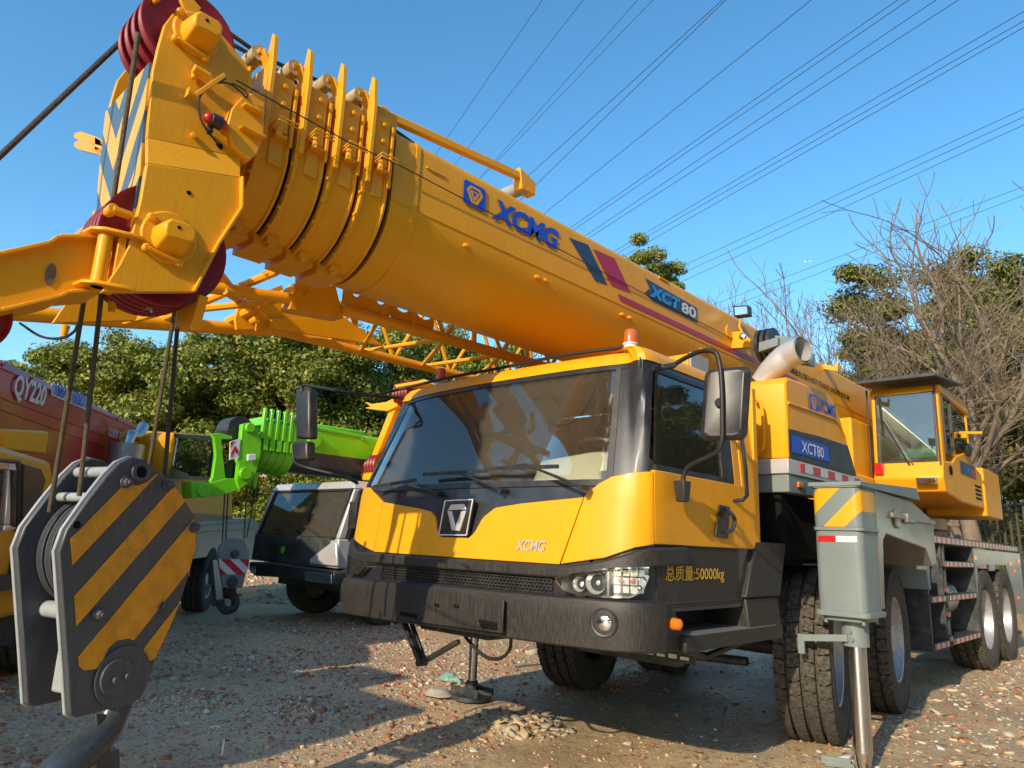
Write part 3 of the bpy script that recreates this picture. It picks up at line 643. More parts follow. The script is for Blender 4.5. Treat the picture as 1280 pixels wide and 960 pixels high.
mb = MB(); mb.cyl((-2.25, 9.7, 1.3), (-2.22, 9.7, 1.36), .06); mb.build('tank_cap', 'black', ft)
# rear mudguard plate with wheel arch
mb = MB()
pts = [(10.84, 1.50), (10.84, .62), (10.88, .62), (10.95, 1.0), (11.05, 1.27), (11.75, 1.30), (11.80, 1.22), (12.1, 1.22), (12.15, 1.30), (12.95, 1.30), (13.3, .95), (13.45, .6), (14.2, .55), (14.2, 1.5)]
mb.prism([(-2.12, y, z) for y, z in pts], (-.03, 0, 0)); mb.build('rear_side_panel', 'taupe', T, bevel=.004)
mb = MB()
for y, z in ((10.86, 1.36), (13.2, 1.3), (13.5, 1.2), (13.6, .8), (13.9, 1.35)): mb.box((-2.118, y, z), (-2.105, y+.12, z+.05))
mb.build('side_marker_lamp', 'amber', T)

# ---------------- wheels
def tyre_mesh(r=.64, w=.40, rim=.365):
    mb = MB()
    prof = [(rim, -.15), (rim+.02, -.17), (rim+.08, -.195), (r-.11, -.20), (r-.06, -.19), (r-.036, -.17), (r-.036, .17), (r-.06, .19), (r-.11, .20), (rim+.08, .195), (rim+.02, .17), (rim, .15)]
    mb.lathe(prof, (0, 0, 0), (1, 0, 0), 64)
    n_ = 40
    for row, (x0, x1, ph, sl) in enumerate(((-.192, -.108, 0, .35), (-.092, -.010, .5, -.45), (.010, .092, 0, .45), (.108, .192, .5, -.35))):
        for k in range(n_):
            a0 = 2*PI*(k+ph)/n_; da = 2*PI/n_*.80
            ring = []
            for rr_ in (r-.045, r+.004):
                sh = 0 if rr_ < r-.01 else .004
                hexa = [(x0+sh, 0), ((x0+x1)/2, -.10), (x1-sh, sl*.35), (x1-sh, 1+sl*.35), ((x0+x1)/2, 1.10), (x0+sh, 1)]
                pts_ = []
                for xx, t in hexa:
                    a_ = a0+da*t; r2_ = rr_-(.012 if abs(xx) > .15 else 0); pts_.append((xx, r2_*math.cos(a_), r2_*math.sin(a_)))
                ring.append(pts_)
            mb.loft(ring)
    return mb
def rim_mesh(style):
    mb = MB()
    if style == 0:     # front: flat disc with hand holes, raised hub and nuts
        mb.lathe([(.375, .17), (.36, .165), (.35, .12), (.335, .10), (.33, .06), (.25, .05), (.20, .075), (.15, .08), (.14, .11), (.12, .14), (.06, .145), (0, .145)], (0, 0, 0), (1, 0, 0), 48)
        for k in range(10):
            a_ = 2*PI*k/10; c_ = Vector((.07, .17*math.cos(a_), .17*math.sin(a_))); mb.cyl(c_, c_+Vector((.05, 0, 0)), .016, seg=6)
    else:              # rear: deep dish
        mb.lathe([(.375, .17), (.36, .165), (.35, .12), (.335, .05), (.32, -.05), (.22, -.09), (.16, -.08), (.15, .0), (.12, .03), (0, .03)], (0, 0, 0), (1, 0, 0), 48)
        for k in range(10):
            a_ = 2*PI*k/10; c_ = Vector((-.09, .2*math.cos(a_), .2*math.sin(a_))); mb.cyl(c_, c_+Vector((.05, 0, 0)), .016, seg=6)
    return mb
def holes():
    mb = MB()
    for k in range(10):
        a_ = 2*PI*(k+.5)/10; c_ = Vector((.0515, .285*math.cos(a_), .285*math.sin(a_))); mb.cyl(c_, c_+Vector((.004, 0, 0)), .026, seg=14)
    return mb
def make_wheel(style, parent):
    w = tyre_mesh().build('wheel', 'rubber', parent, smooth=30, local=True); r_ = rim_mesh(style).build('rim', 'rim', w, smooth=40, local=True)
    if style == 0: holes().build('rim_hole', 'ink', w, local=True)
    return w
w0 = make_wheel(0, T); w1 = make_wheel(1, T)
first = {0: True, 1: True}
TL = Vector(T.location)
for st_, x, y, steer, side in ((0, -2.27, 5.86, 13, 1), (0, -4.60, 5.92, 13, -1), (0, -2.31, 7.50, 7, 1), (0, -4.6, 7.5, 7, -1), (1, -2.31, 11.45, 0, 1), (1, -4.6, 11.45, 0, -1), (1, -2.31, 12.75, 0, 1), (1, -4.6, 12.75, 0, -1)):
    src = (w0, w1)[st_]
    if first[st_]: o = src; first[st_] = False
    else: o = copy_tree(src, T)
    o.location = Vector((x, y, .60))-TL; o.rotation_euler = (R(17*y), 0, R(steer)+(PI if side < 0 else 0))
mb = MB()
for y in (5.92, 7.5, 11.45, 12.75): mb.cyl((-4.5, y, .60), (-2.4, y, .60), .075); mb.sphere((XC, y, .6), .19)
mb.build('axle', 'dgrey', T)
mb = MB()
for k in range(9): mb.cyl((-2.52, 5.5+.1*k, .5), (-2.5, 5.5+.1*k, .5), .03)
mb = MB(); mb.tube([(-3.9, 5.35, .52), (-3.5, 5.3, .50), (-2.6, 5.4, .52)], .035, 10); mb.box((-3.3, 4.2, .60), (-2.5, 4.3, .80)); mb.box((-4.3, 4.1, .62), (-3.8, 4.4, .80)); mb.build('steering_linkage', 'dgrey', T)
# underside mudflap with faded marks
mb = MB(); mb.box((-2.95, 3.9, .68), (-2.2, 3.92, .80)); mf = mb.build('under_beam', 'dgrey', T)
mb = MB(); rr2 = random.Random(3)
for k in range(9): mb.box((-2.93+k*.08, 3.894, .70), (-2.93+k*.08+.055, 3.898, .715+rr2.random()*.01))
mb.build('faded_lettering', 'white', mf)
# front jack under bumper
mb = MB(); jx, jy = -3.60, 3.45
b_ = onz(590, 858, .10); jx, jy = b_.x, b_.y
mb.cyl((jx, jy, .10), (jx, jy, .95), .038, seg=28); JK = mb.build('front_jack', 'steel', T)
mb = MB(); mb.cyl((jx, jy, .0), (jx, jy, .035), .17, seg=36); mb.box((jx-.17, jy-.10, .035), (jx+.17, jy-.075, .10)); mb.box((jx-.17, jy+.075, .035), (jx+.17, jy+.1, .10)); mb.cyl((jx, jy, .03), (jx, jy, .15), .05)
for k in range(4):
    a_ = PI/4+k*PI/2; mb.beam((jx+.05*math.cos(a_), jy+.05*math.sin(a_), .05), (jx+.15*math.cos(a_), jy+.15*math.sin(a_), .04), .012, .05)
mb.build('jack_pad', 'dgrey', JK, bevel=.004)
mb = MB(); pts_ = [ony(x_, y_, 3.2) for x_, y_ in ((504, 775), (526, 829), (533, 828), (573, 802), (581, 800))]
mb.beam(pts_[0], pts_[1], .035, .03); mb.beam(pts_[1], pts_[3], .035, .03); mb.beam(ony(514, 778, 3.24), ony(531, 826, 3.24), .02, .03); mb.cyl(pts_[1]-Vector((0, .03, 0)), pts_[1]+Vector((0, .05, 0)), .02)
mb.prism([ony(x_, y_, 3.1) for x_, y_ in ((530, 780), (553, 783), (545, 788), (537, 788), (531, 785))], (0, .02, 0))
mb.build('folding_step', 'black', T, bevel=.003)
mb = MB(); mb.tube(catmull([ony(x_, y_, 3.25) for x_, y_ in ((571, 790), (571, 785), (576, 788), (590, 806), (607, 821), (625, 823), (637, 812), (639, 795))], 6), .011, 8); mb.build('hydraulic_hose', 'hose', T)
mb = MB(); mb.box((-3.85, 3.2, .74), (-3.2, 3.5, .80)); mb.box((-3.75, 3.3, .8), (-3.3, 3.6, 1.0)); mb.build('jack_mount', 'dgrey', T, bevel=.01)

# ---------------- front outrigger
mb = MB()
def rrect(cx_, cy_, hx, hy, z, rad, n_=4):
    out = []
    for sx_, sy_, a0 in ((1, 1, 0), (-1, 1, 90), (-1, -1, 180), (1, -1, 270)):
        for j in range(n_+1):
            a_ = R(a0+90*j/n_); out.append((cx_+sx_*(hx-rad)+rad*math.cos(a_), cy_+sy_*(hy-rad)+rad*math.sin(a_), z))
    return out
ox, oy = -1.775, 5.26; hx, hy = .158, .175
mb.loft([rrect(ox, oy, hx, hy, z, .05) for z in (.97, 1.50)])
mb.loft([rrect(ox, oy, hx+.012, hy+.012, z, .05) for z in (1.50, 1.525)]); mb.loft([rrect(ox, oy, hx+.02, hy+.02, z, .05) for z in (.94, .975)]); mb.loft([rrect(ox, oy, hx-.02, hy-.02, z, .05) for z in (.91, .938)])
mb.loft([rrect(ox, oy, hx+.012, hy+.012, z, .05) for z in (1.79, 1.80)])
mb.loft([[(-1.95, 5.07, 1.80), (-1.95, 5.07, 1.83), (-1.60, 5.07, 1.83), (-1.60, 5.07, 1.80)], [(-1.95, 6.5, 1.80), (-1.95, 6.5, 1.90), (-1.62, 6.5, 1.90), (-1.60, 6.5, 1.80)]])
for k in (-1, 1):
    for l_ in (-1, 1): mb.cyl((ox+k*.12, oy+l_*.13, .89), (ox+k*.12, oy+l_*.13, .915), .014, seg=6)
OUT = mb.build('outrigger', 'grey', T, bevel=.004)
mb = MB(); mb.loft([rrect(ox, oy, hx+.002, hy+.002, z, .05) for z in (1.527, 1.788)]); mb.build('warning_stripes', 'stripeout', OUT)
mb = MB(); mb.box((ox-hx+.03, oy-hy-.004, 1.425), (ox-.01, oy-hy-.001, 1.465)); mb.build('red_reflector', 'redlens', OUT)
mb = MB(); mb.box((ox-.01, oy-hy-.004, 1.425), (ox+hx-.03, oy-hy-.001, 1.465)); mb.build('white_reflector', 'white', OUT)
mb = MB(); mb.cyl((ox+.02, oy, .745), (ox+.02, oy, .92), .085, seg=28); mb.beam((ox-.0, oy-.09, .80), (ox-.30, oy-.12, .77), .02, .045); mb.beam((ox-.30, oy-.12, .795), (ox-.30, oy-.12, .665), .045, .02, up=(0, 1, 0)); mb.cyl((ox+.02, oy-.1, .84), (ox+.02, oy-.08, .84), .012, seg=6); mb.cyl((ox+.03, oy-.1, .79), (ox+.03, oy-.08, .79), .012, seg=6); mb.build('jack_collar', 'grey', OUT, bevel=.003)
mb = MB(); mb.cyl((ox+.025, oy, .09), (ox+.025, oy, .76), .058, seg=32); mb.cyl((ox+.025, oy, -.02), (ox+.025, oy, .09), .035, .058, seg=32); mb.build('jack_rod', 'rod', OUT)
# swing beam with arch over the second wheel
mb = MB(); poly = [(5.08, .99), (5.08, 1.79), (5.9, 1.79), (6.75, 1.70), (8.3, 1.66), (8.3, 1.22), (8.15, 1.22), (8.05, 1.30), (7.9, 1.40), (7.0, 1.42), (6.2, 1.43), (5.35, 1.50), (5.35, .99)]
poly = [(5.40, .99), (5.40, 1.80), (6.3, 1.78), (6.9, 1.66), (6.9, 1.30), (6.75, 1.28), (6.6, 1.42), (5.6, 1.50), (5.52, 1.45), (5.46, .99)]
xn = -1.615
mb.prism([(xn, y, z) for y, z in poly], (-.36, 0, 0))
for y0, y1, z0, z1 in ((5.7, 6.85, 1.62, 1.66),): mb.box((xn, y0, z0), (xn+.03, y1, z1))
mb.cyl((xn, 5.85, 1.62), (xn+.02, 5.85, 1.62), .07); 
mb.box((xn, 6.0, 1.60), (xn+.05, 6.2, 1.67))
BM = mb.build('outrigger_beam', 'taupe', OUT, bevel=.008)
mb = MB(); mb.prism([(-1.95, y, z) for y, z in ((6.5, 1.40), (6.9, 1.66), (8.05, 1.62), (8.05, 1.05), (7.98, 1.05), (7.93, 1.25), (7.8, 1.42), (7.4, 1.46), (6.9, 1.42))], (-.7, 0, 0)); mb.build('wheel_arch', 'grey', T, bevel=.01)
mb = MB(); mb.tube(catmull([(-1.93, 8.2, 1.36), (-1.90, 8.2, 1.36), (-1.89, 8.2, 1.25)], 4), .012, 6); mb.build('beam_handle', 'black', T)

# ---------------- turntable + operator cab
mb = MB(); mb.cyl((XC, 9.6, 1.6), (XC, 9.6, 1.78), .85, seg=48); mb.box((-4.1, 8.6, 1.78), (-2.84, 13.0, 2.3)); mb.box((-4.0, 9.0, 2.3), (-2.9, 13.0, 3.0)); mb.build('turntable', 'yellow', T, bevel=.02)
X0, X1, YF, YB = -2.83, -2.07, 9.55, 11.6
mb = MB()
# lower body with big openings above: floor, front lower panel, side lower, posts, roof
mb.prism([(X1, YF+.0, 2.12), (X1, YF-.08, 2.28), (X1, YF-.02, 2.49), (X1, YF+.45, 2.52), (X1, 10.2, 2.62), (X1, 10.9, 2.75), (X1, 11.1, 2.62), (X1, YB, 2.52), (X1, YB, 2.05), (X1, 10.3, 2.05)], (X0-X1, 0, 0))
for x in (X0, X1-.06): mb.prism([(x, YF-.02, 2.47), (x, YF+.02, 3.36), (x, YF+.16, 3.38), (x, YF+.12, 2.47)], (.06, 0, 0))
mb.box((X1-.05, 10.12, 2.6), (X1, 10.2, 3.36)); mb.box((X1-.05, 10.98, 2.6), (X1, 11.06, 3.30)); mb.box((X0, 11.0, 2.5), (X0+.05, 11.06, 3.3))
mb.prism([(X1+.015, YF, 3.34), (X1+.015, YF+.05, 3.43), (X1+.015, 10.9, 3.44), (X1+.015, 11.15, 3.30), (X1+.015, 11.1, 3.27)], (X0-X1-.03, 0, 0))
mb.box((X0, 11.02, 2.3), (X1, 11.06, 3.3))
OC = mb.build('operator_cab', 'yellow', T, bevel=.02)
mb = MB(); mb.prism([(X0+.06, YF-.018, 2.50), (X1-.06, YF-.018, 2.50), (X1-.06, YF+.03, 3.34), (X0+.06, YF+.03, 3.34)], (0, .008, 0)); mb.build('windscreen', 'gglass', OC)
mb = MB(); q = [(X0+.055, YF-.022, 2.49), (X1-.055, YF-.022, 2.49), (X1-.055, YF+.028, 3.345), (X0+.055, YF+.028, 3.345)]
for i in range(4): mb.beam(q[i], q[(i+1) % 4], .02, .02, up=(0, 1, 0))
q = [(X1+.004, YF+.17, 2.58), (X1+.004, YF+.18, 3.3), (X1+.004, 10.1, 3.3), (X1+.004, 10.1, 2.70)]
for i in range(4): mb.beam(q[i], q[(i+1) % 4], .03, .015, up=(1, 0, 0))
mb.beam((X1+.004, YF+.17, 2.82), (X1+.004, 10.1, 2.9), .03, .015, up=(1, 0, 0))
mb.build('window_seal', 'black', OC)
mb = MB(); mb.prism([(X1-.005, YF+.17, 2.56), (X1-.005, YF+.18, 3.31), (X1-.005, 10.12, 3.31), (X1-.005, 10.12, 2.68)], (-.006, 0, 0)); mb.prism([(X1-.005, 10.22, 2.70), (X1-.005, 10.22, 3.3), (X1-.005, 10.9, 3.2), (X1-.005, 10.95, 2.8)], (-.006, 0, 0)); mb.build('side_window', 'gglass', OC)
mb = MB()
a_ = ony(1137, 625*.0+581, YF-.05); b_ = ony(1104, 526, YF); c_ = ony(1098, 497, YF)
mb.tube([a_, b_], .012, 6); mb.tube([a_+Vector((.04, 0, 0)), b_+Vector((.03, 0, 0))], .008, 6); mb.build('wiper', 'black', OC)
mb = MB(); mb.beam(ony(1104, 545, YF-.01), ony(1098, 497, YF-.005), .012, .02); mb.build('wiper_blade', 'black', OC)
mb = MB(); mb.prism([(X0-.06, YF-.32, 3.455), (X1+.06, YF-.32, 3.455), (X1+.10, YF+.95, 3.56), (X0-.06, YF+.95, 3.56)], (0, 0, .02))
for k in range(14): mb.beam((X0-.05, YF-.3+k*.09, 3.485+k*.0075), (X1+.06, YF-.3+k*.09, 3.485+k*.0075), .02, .02)
mb.build('roof_grille', 'black', OC)
mb = MB(); mb.box((X1-.28, YF-.14, 2.20), (X1-.06, YF-.08, 2.28)); mb.build('work_lamp', 'chrome', OC, bevel=.01)
mb = MB(); mb.box((X0+.02, YF-.1, 2.33), (X0+.12, YF-.0, 2.48)); mb.build('tail_lamp', 'redlens', OC, bevel=.01)
mb = MB(); mb.tube([(X0-.03, YF-.05, 2.3), (X0-.03, YF-.03, 3.42)], .012, 8); mb.tube([(X1-.02, YF-.06, 2.44), (X1-.03, YF-.0, 3.42)], .01, 8); mb.build('hand_rail', 'black', OC)
mb = MB(); mb.lathe([(.06, 0), (.055, .012), (.02, .015), (0, .012)], (X1+.003, YF+.28, 2.40), (1, 0, 0), 20); mb.build('door_lock', 'ink', OC)
mb = MB(); mb.prism([(X1+.004, y, z) for y, z in ((10.35, 2.42), (10.35, 2.58), (11.2, 2.58), (11.2, 2.42))], (.003, 0, 0)); mb.build('model_plate', 'navy', OC)
text('model_lettering', 'XCT80', (X1+.009, 10.5, 2.46), (0, 1, 0), (0, 0, 1), .35, .08, 'sky_blue', OC, off=.01)
mb = MB(); mb.prism([(X1+.005, 11.0, 2.42), (X1+.005, 11.05, 2.58), (X1+.005, 11.2, 2.58), (X1+.005, 11.2, 2.42)], (.004, 0, 0)); mb.build('red_stripe', 'crimson', OC)
mb = MB()
for k in range(4): mb.box((X1+.002, 11.1, 2.15+k*.055), (X1+.006, 11.45, 2.175+k*.055))
mb.build('vent_slot', 'ink', OC)
mb = MB(); mb.box((X0+.1, YF+.7, 2.3), (X1-.12, YF+1.2, 2.75)); mb.box((X0+.15, YF+1.15, 2.7), (X1-.15, YF+1.3, 3.15)); mb.build('operator_seat', 'cream', OC, bevel=.03)
mb = MB(); mb.box((-2.8, 11.62, 1.95), (-2.05, 12.7, 2.62)); mb.build('rear_housing', 'yellow', T, bevel=.02)
mb = MB(); mb.tube([(X1, 10.5, 2.95), (X1+.25, 10.5, 2.93)], .02, 8); mb.tube([(X1+.05, 10.5, 2.93), (X1+.05, 10.5, 2.88)], .04, 8);  mb.build('grab_handle', 'yellow', OC)
mb = MB(); mb.sphere((X1+.04, 10.7, 2.75), .09, sc=(.5, 1, 1)); mb.build('mirror', 'black', OC)
# ================================================================== BOOM
def bprof(r, zc, zt, cr=.07, xc=XC, nseg=22):
    """box top with rounded shoulders, round belly"""
    pts = []
    for a0, sx_ in ((0, 1), (90, -1)):
        for j in range(6):
            a_ = R(a0+18*j); pts.append((xc+sx_*(r-cr)+cr*math.cos(a_), zt-cr+cr*math.sin(a_)))
    for j in range(nseg+1):
        a_ = PI+PI*j/nseg; pts.append((xc+r*math.cos(a_), zc+r*math.sin(a_)))
    return pts
def bring(y, r, zc, zt, **k): return [(x, y, z) for x, z in bprof(r, zc, zt, **k)]
XN = XC+.42
mb = MB(); mb.loft([bring(y, .42, 3.19, 3.62) for y in (2.12, 5, 9, 14.5)])
mb.loft([bring(y, .425, 3.19, 3.625) for y in (2.27, 2.30)])
BOOM = mb.build('boom', 'boomyel', T, smooth=30)
mb = MB(); mb.tube([(XN+.001, 2.12, 3.175), (XN+.001, 14, 3.175)], .004, 6); mb.build('weld_seam', 'boomyel', BOOM)
mb = MB()
for y in (2.7, 3.36, 3.44, 4.36, 4.46, 5.6, 5.7, 6.5, 6.6, 7.2): mb.cyl((XN-.01, y, 3.10), (XN+.02, y, 3.10), .014, seg=8); mb.box((XN-.005, y-.02, 3.09), (XN+.012, y+.05, 3.105))
for y, z in ((2.35, 3.47), (4.9, 3.57)): mb.box((XN-.005, y, z), (XN+.008, y+.14, z+.012))
mb.cyl((XN-.01, 6.15, 3.40), (XN+.012, 6.15, 3.40), .07, seg=24)
mb.build('boom_stud', 'yellow', BOOM)
# telescopic collars: (front y, half width, zc, top)
secs = [(1.36, .335, 3.185, 3.545), (1.55, .355, 3.185, 3.56), (1.74, .375, 3.187, 3.585), (1.93, .395, 3.188, 3.60)]
prev = None
for i, (y, r, zc, zt) in enumerate(secs):
    mb = MB(); mb.loft([bring(q, r-.02, zc, zt-.02) for q in (y-.03, 2.2)]); mb.build('boom_section', 'yellow', BOOM)
cyl_ = [(1.345, .372, 3.195, 3.60), (1.535, .39, 3.195, 3.615), (1.725, .408, 3.193, 3.63), (1.915, .425, 3.191, 3.645)]
for i, (y, r, zc, zt) in enumerate(cyl_):
    mb = MB()
    prof = bprof(r, zc, zt)
    # sleeve with raised flanges at both rims
    mb.loft([bring(y+dy, r+dr, zc, zt+dr) for dy, dr in ((.0, .015), (.018, .015), (.02, 0), (.15, 0), (.152, .012), (.166, .012))])
    # tall side fin at the front rim
    yy = y+.005
    mb.prism([(XC+r+.045, yy, zc+.0), (XC+r+.05, yy, zt-.02), (XC+r+.03, yy, zt+.17), (XC+r-.0, yy, zt+.20), (XC+r-.04, yy, zt+.02), (XC+r-.02, yy, zc)], (0, .022, 0))
    mb.prism([(XC+r+.0, y+.02, zt-.32), (XC+r+.02, y+.02, zt-.32), (XC+r+.025, y+.02, zt-.02), (XC+r+.0, y+.02, zt-.0)], (0, .12, 0))
    mb.box((XC+r-.0, y+.15, zc+.02), (XC+r+.035, y+.166, zt-.06))
    for dz in (.08, .18): mb.cyl((XC+r+.02, y+.09, zt-dz), (XC+r+.05, y+.09, zt-dz), .013, seg=8)
    for k in range(11):
        a_ = -PI*(k+.5)/11; mb.cyl((XC+(r+.012)*math.cos(a_), y-.012, zc+(r+.012)*math.sin(a_)), (XC+(r+.012)*math.cos(a_), y+.002, zc+(r+.012)*math.sin(a_)), .010, seg=6)
    # slide blocks underneath
    mb.box((XC-.12, y-.03, zc-r-.03), (XC+.12, y+.13, zc-r+.03)); mb.box((XC+.10, y+.02, zc-r-.012), (XC+.17, y+.08, zc-r+.06)); mb.cyl((XC+.15, y+.05, zc-r-.03), (XC+.15, y+.05, zc-r+.03), .02, seg=10)
    # side bracket for the length line
    yb, zb = y+.10, zt-.33+.02
    for dz in (-.02, .0): mb.tube([(XC+r+.01, yb-.05, zb+dz), (XC+r+.10, yb-.05, zb+dz+.02), (XC+r+.10, yb+.06, zb+dz+.02)], .005, 5)
    mb.cyl((XC+r+.05, yb-.02, zb-.06), (XC+r+.05, yb-.02, zb), .018, seg=8); mb.box((XC+r, yb-.03, zb-.05), (XC+r+.05, yb+.03, zb-.035))
    mb.box((XC+r, y+.06, zt-.50), (XC+r+.008, y+.13, zt-.36))
    cl = mb.build('boom_collar', 'yellow', BOOM, bevel=.003, smooth=35)
    mb = MB(); mb.loft([bring(y+dy, r-.012, zc, zt-.012) for dy in (.166, .19)]); mb.build('collar_gap_ring', 'ink', cl)  # black ring stands for the dark gap between collars
    # rope roller on top
    if i < 3 or True:
        mb = MB(); mb.cyl((XC+r-.06, y-.02, zt+.10), (XC+r-.36, y-.02, zt+.10), .042, seg=20); mb.build('rope_roller', 'creamroll', cl)
        mb = MB(); mb.beam((XC+r-.045, y-.02, zt+.10), (XC+r-.045, y+.06, zt-.05), .012, .07, up=(1, 0, 0)); mb.cyl((XC+r-.06, y-.02, zt+.1), (XC+r-.035, y-.02, zt+.1), .018, seg=8); mb.build('roller_arm', 'yellow', cl, bevel=.003)
# front half-round lug between head and first collar
mb = MB(); P = [onx(x_, y_, -2.985) for x_, y_ in ((326, 113), (303, 120), (290, 135), (284, 158), (292, 182), (312, 201), (322, 192), (330, 170), (332, 120))]
mb.prism(P, (-.16, 0, 0)); a_ = onx(302, 132, -2.985); mb.box((-3.0, a_.y, a_.z-.006), (-2.95, a_.y+.10, a_.z+.006)); a_ = onx(298, 160, -2.985); mb.box((-3.0, a_.y, a_.z-.006), (-2.95, a_.y+.12, a_.z+.006)); mb.build('front_lug', 'yellow', BOOM, bevel=.006)
# stay rod with roller above the boom
mb = MB(); a_ = Vector((-3.16, 2.08, 3.74)); b_ = onx(652, 222, -3.16); mb.beam(a_, b_, .045, .05); mb.cyl(a_+Vector((-.1, 0, -.03)), a_+Vector((.03, 0, -.03)), .065, seg=16); mb.box((-3.2, 1.98, 3.55), (-3.08, 2.14, 3.72))
mb.prism([(-3.13, b_.y+dy, b_.z+dz) for dy, dz in ((-.05, .05), (.12, .0), (.12, -.10), (-.02, -.10))], (-.08, 0, 0)); STY = mb.build('stay_rod', 'yellow', T, bevel=.006)
mb = MB(); mb.cyl(b_+Vector((.02, .03, -.06)), b_+Vector((-.30, .03, -.06)), .05, seg=20); mb.build('rope_roller', 'plategrey', STY)
# ------- decals on the boom flank
XD = XN+.002
def by(px, py): p = onx(px, py, XD); return p.y, p.z
ya, za = by(578, 252); yb, zb = by(605, 267)
xlogo((XD, ya, 3.37), yb-ya, .155, BOOM)
ya, _ = by(613, 275); yb, _ = by(698, 312)
text('brand_lettering', 'XCMG', (XD+.002, ya, 3.355), (0, 1, 0), (0, 0, 1), yb-ya, .155, 'blue', BOOM, off=.05, shear=.25)
def quad(name, q, m, th=.002):
    mb = MB(); mb.add([tuple(onx(a_, b_, XD))[:3] for a_, b_ in q], [(0, 1, 2, 3)]); o_ = mb.build(name, m, BOOM, smooth=0, fixn=False); 
    for v in o_.data.vertices: v.co.x += th
    return o_
quad('blue_stripe', ((711, 297), (735, 306), (759, 356), (744, 351)), 'navy'); quad('red_stripe', ((741, 311), (768, 323), (788, 366), (764, 357)), 'crimson')
p0_ = by(777, 361); 
mb = MB(); mb.add([(XD+.003, p0_[0]-.05, 3.252), (XD+.003, 7.75, 3.252), (XD+.003, 7.75, 3.205), (XD+.003, p0_[0]-.02, 3.205)], [(0, 1, 2, 3)]); mb.build('long_red_stripe', 'crimson', BOOM, smooth=0)
ya, _ = by(808, 372); yb, _ = by(871, 398)
mb = MB(); q = [(ya-.02, 3.50), (yb, 3.475), (yb, 3.335), (ya+.1, 3.335), (ya-.03, 3.37), (ya+.05, 3.43)]
mb.prism([(XD+.001, y, z) for y, z in q], (.002, 0, 0)); mb.build('model_plate', 'navy', BOOM)
text('model_lettering', 'XCT', (XD+.006, ya+.03, 3.36), (0, 1, 0), (0, 0, 1), (yb-ya)*.60, .11, 'sky_blue', BOOM, off=.06, shear=.12)
text('model_lettering', '80', (XD+.006, ya+(yb-ya)*.66, 3.36), (0, 1, 0), (0, 0, 1), (yb-ya)*.31, .10, 'white', BOOM, off=.03)
ya, _ = by(975, 455); yb, _ = by(1062, 500)
text('warning_lettering', '起重臂下严禁站人! DO NOT STAND UNDER BOOM.', (XD+.004, ya-.25, 3.285), (0, 1, 0), (0, 0, 1), yb-ya+.25, .085, 'ink', BOOM, off=.012)
# length cable along the side
mb = MB(); mb.tube([onx(295, 100, -2.96), onx(345, 128, -2.97), onx(440, 180, -2.96), onx(500, 207, -3.02), (XN+.012, 4.2, 3.36), (XN+.012, 6.5, 3.34), (XN+.015, 8, 3.33)], .0035, 5); mb.build('length_cable', 'hose', BOOM)
# floodlight on bracket, small lamp
mb = MB(); pr(((902, 416), (925, 414), (938, 424), (936, 434), (906, 436), (898, 428)), 6.2, .06)
mb.tube([ony(930, 420, 6.2), ony(924, 408, 6.2), ony(926, 398, 6.2)], .012, 6); mb.build('lamp_bracket', 'yellow', BOOM, bevel=.004)
mb = MB(); pr(((916, 382), (935, 381), (936, 394), (917, 396)), 6.15, .08); fl = mb.build('floodlight', 'black', BOOM, bevel=.008)
mb = MB(); pr(((918, 384), (933, 383), (934, 392), (919, 394)), 6.145, .003); mb.build('floodlight_lens', 'chrome', fl)
mb = MB(); c_ = ony(929, 421, 6.1); mb.lathe([(.035, 0), (.035, .02), (.02, .03), (0, .03)], c_, (.1, -1, 0), 16); mb.build('small_lamp', 'chrome', BOOM)
mb = MB(); pr(((1028, 455), (1045, 458), (1046, 452), (1048, 453), (1047, 464), (1028, 461)), 8.6, .05); mb.build('boom_hook', 'yellow', BOOM)

# ================================================================== BOOM HEAD
XH = -3.03; XF = -3.66
up = [(230, 12), (262, 26), (287, 54), (311.5, 84), (311, 150), (301, 197), (184, 172), (191, 89), (198, 58), (206, 30), (216, 17)]
lo = [(301, 222), (301, 260), (271, 306), (241, 365), (127, 365), (150, 330), (161, 308), (176, 251), (184, 204)]
mb = MB(); Pu = [onx(a_, b_, XH) for a_, b_ in up]; mb.prism(Pu, (-.03, 0, 0))
XL = XH+.045; Pl = [onx(a_, b_, XL) for a_, b_ in lo]; mb.prism(Pl, (-.035, 0, 0))
# slanted band joining both
u0, u1 = Pu[6], Pu[5]; l0, l1 = Pl[-1], Pl[0]
mb.add([u0, u1, l1, l0, u0-Vector((.03, 0, 0)), u1-Vector((.03, 0, 0)), l1-Vector((.03, 0, 0)), l0-Vector((.03, 0, 0))], [(0, 1, 2, 3), (7, 6, 5, 4), (0, 4, 5, 1), (1, 5, 6, 2), (2, 6, 7, 3), (3, 7, 4, 0)])
# far plate
mb.prism([p+Vector((XF-XH, .0, 0)) for p in Pu], (.03, 0, 0)); mb.prism([p+Vector((XF-XL-.03, .0, 0)) for p in Pl], (.03, 0, 0))
# rear web, top link
mb.prism([(XF, 1.16, 2.55), (XH-.03, 1.16, 2.55), (XH-.03, 1.20, 3.40), (XF, 1.20, 3.40)], (0, .02, 0))
# edge flanges
for a_, b_ in ((l1, Pl[1]), (Pl[1], Pl[2]), (Pl[2], Pl[3])): mb.beam(a_, b_, .014, .05, up=(1, 0, 0))
mb.beam(Pu[3], Pu[4], .012, .03, up=(1, 0, 0))
HD = mb.build('boom_head', 'boomyel', T, bevel=.004)
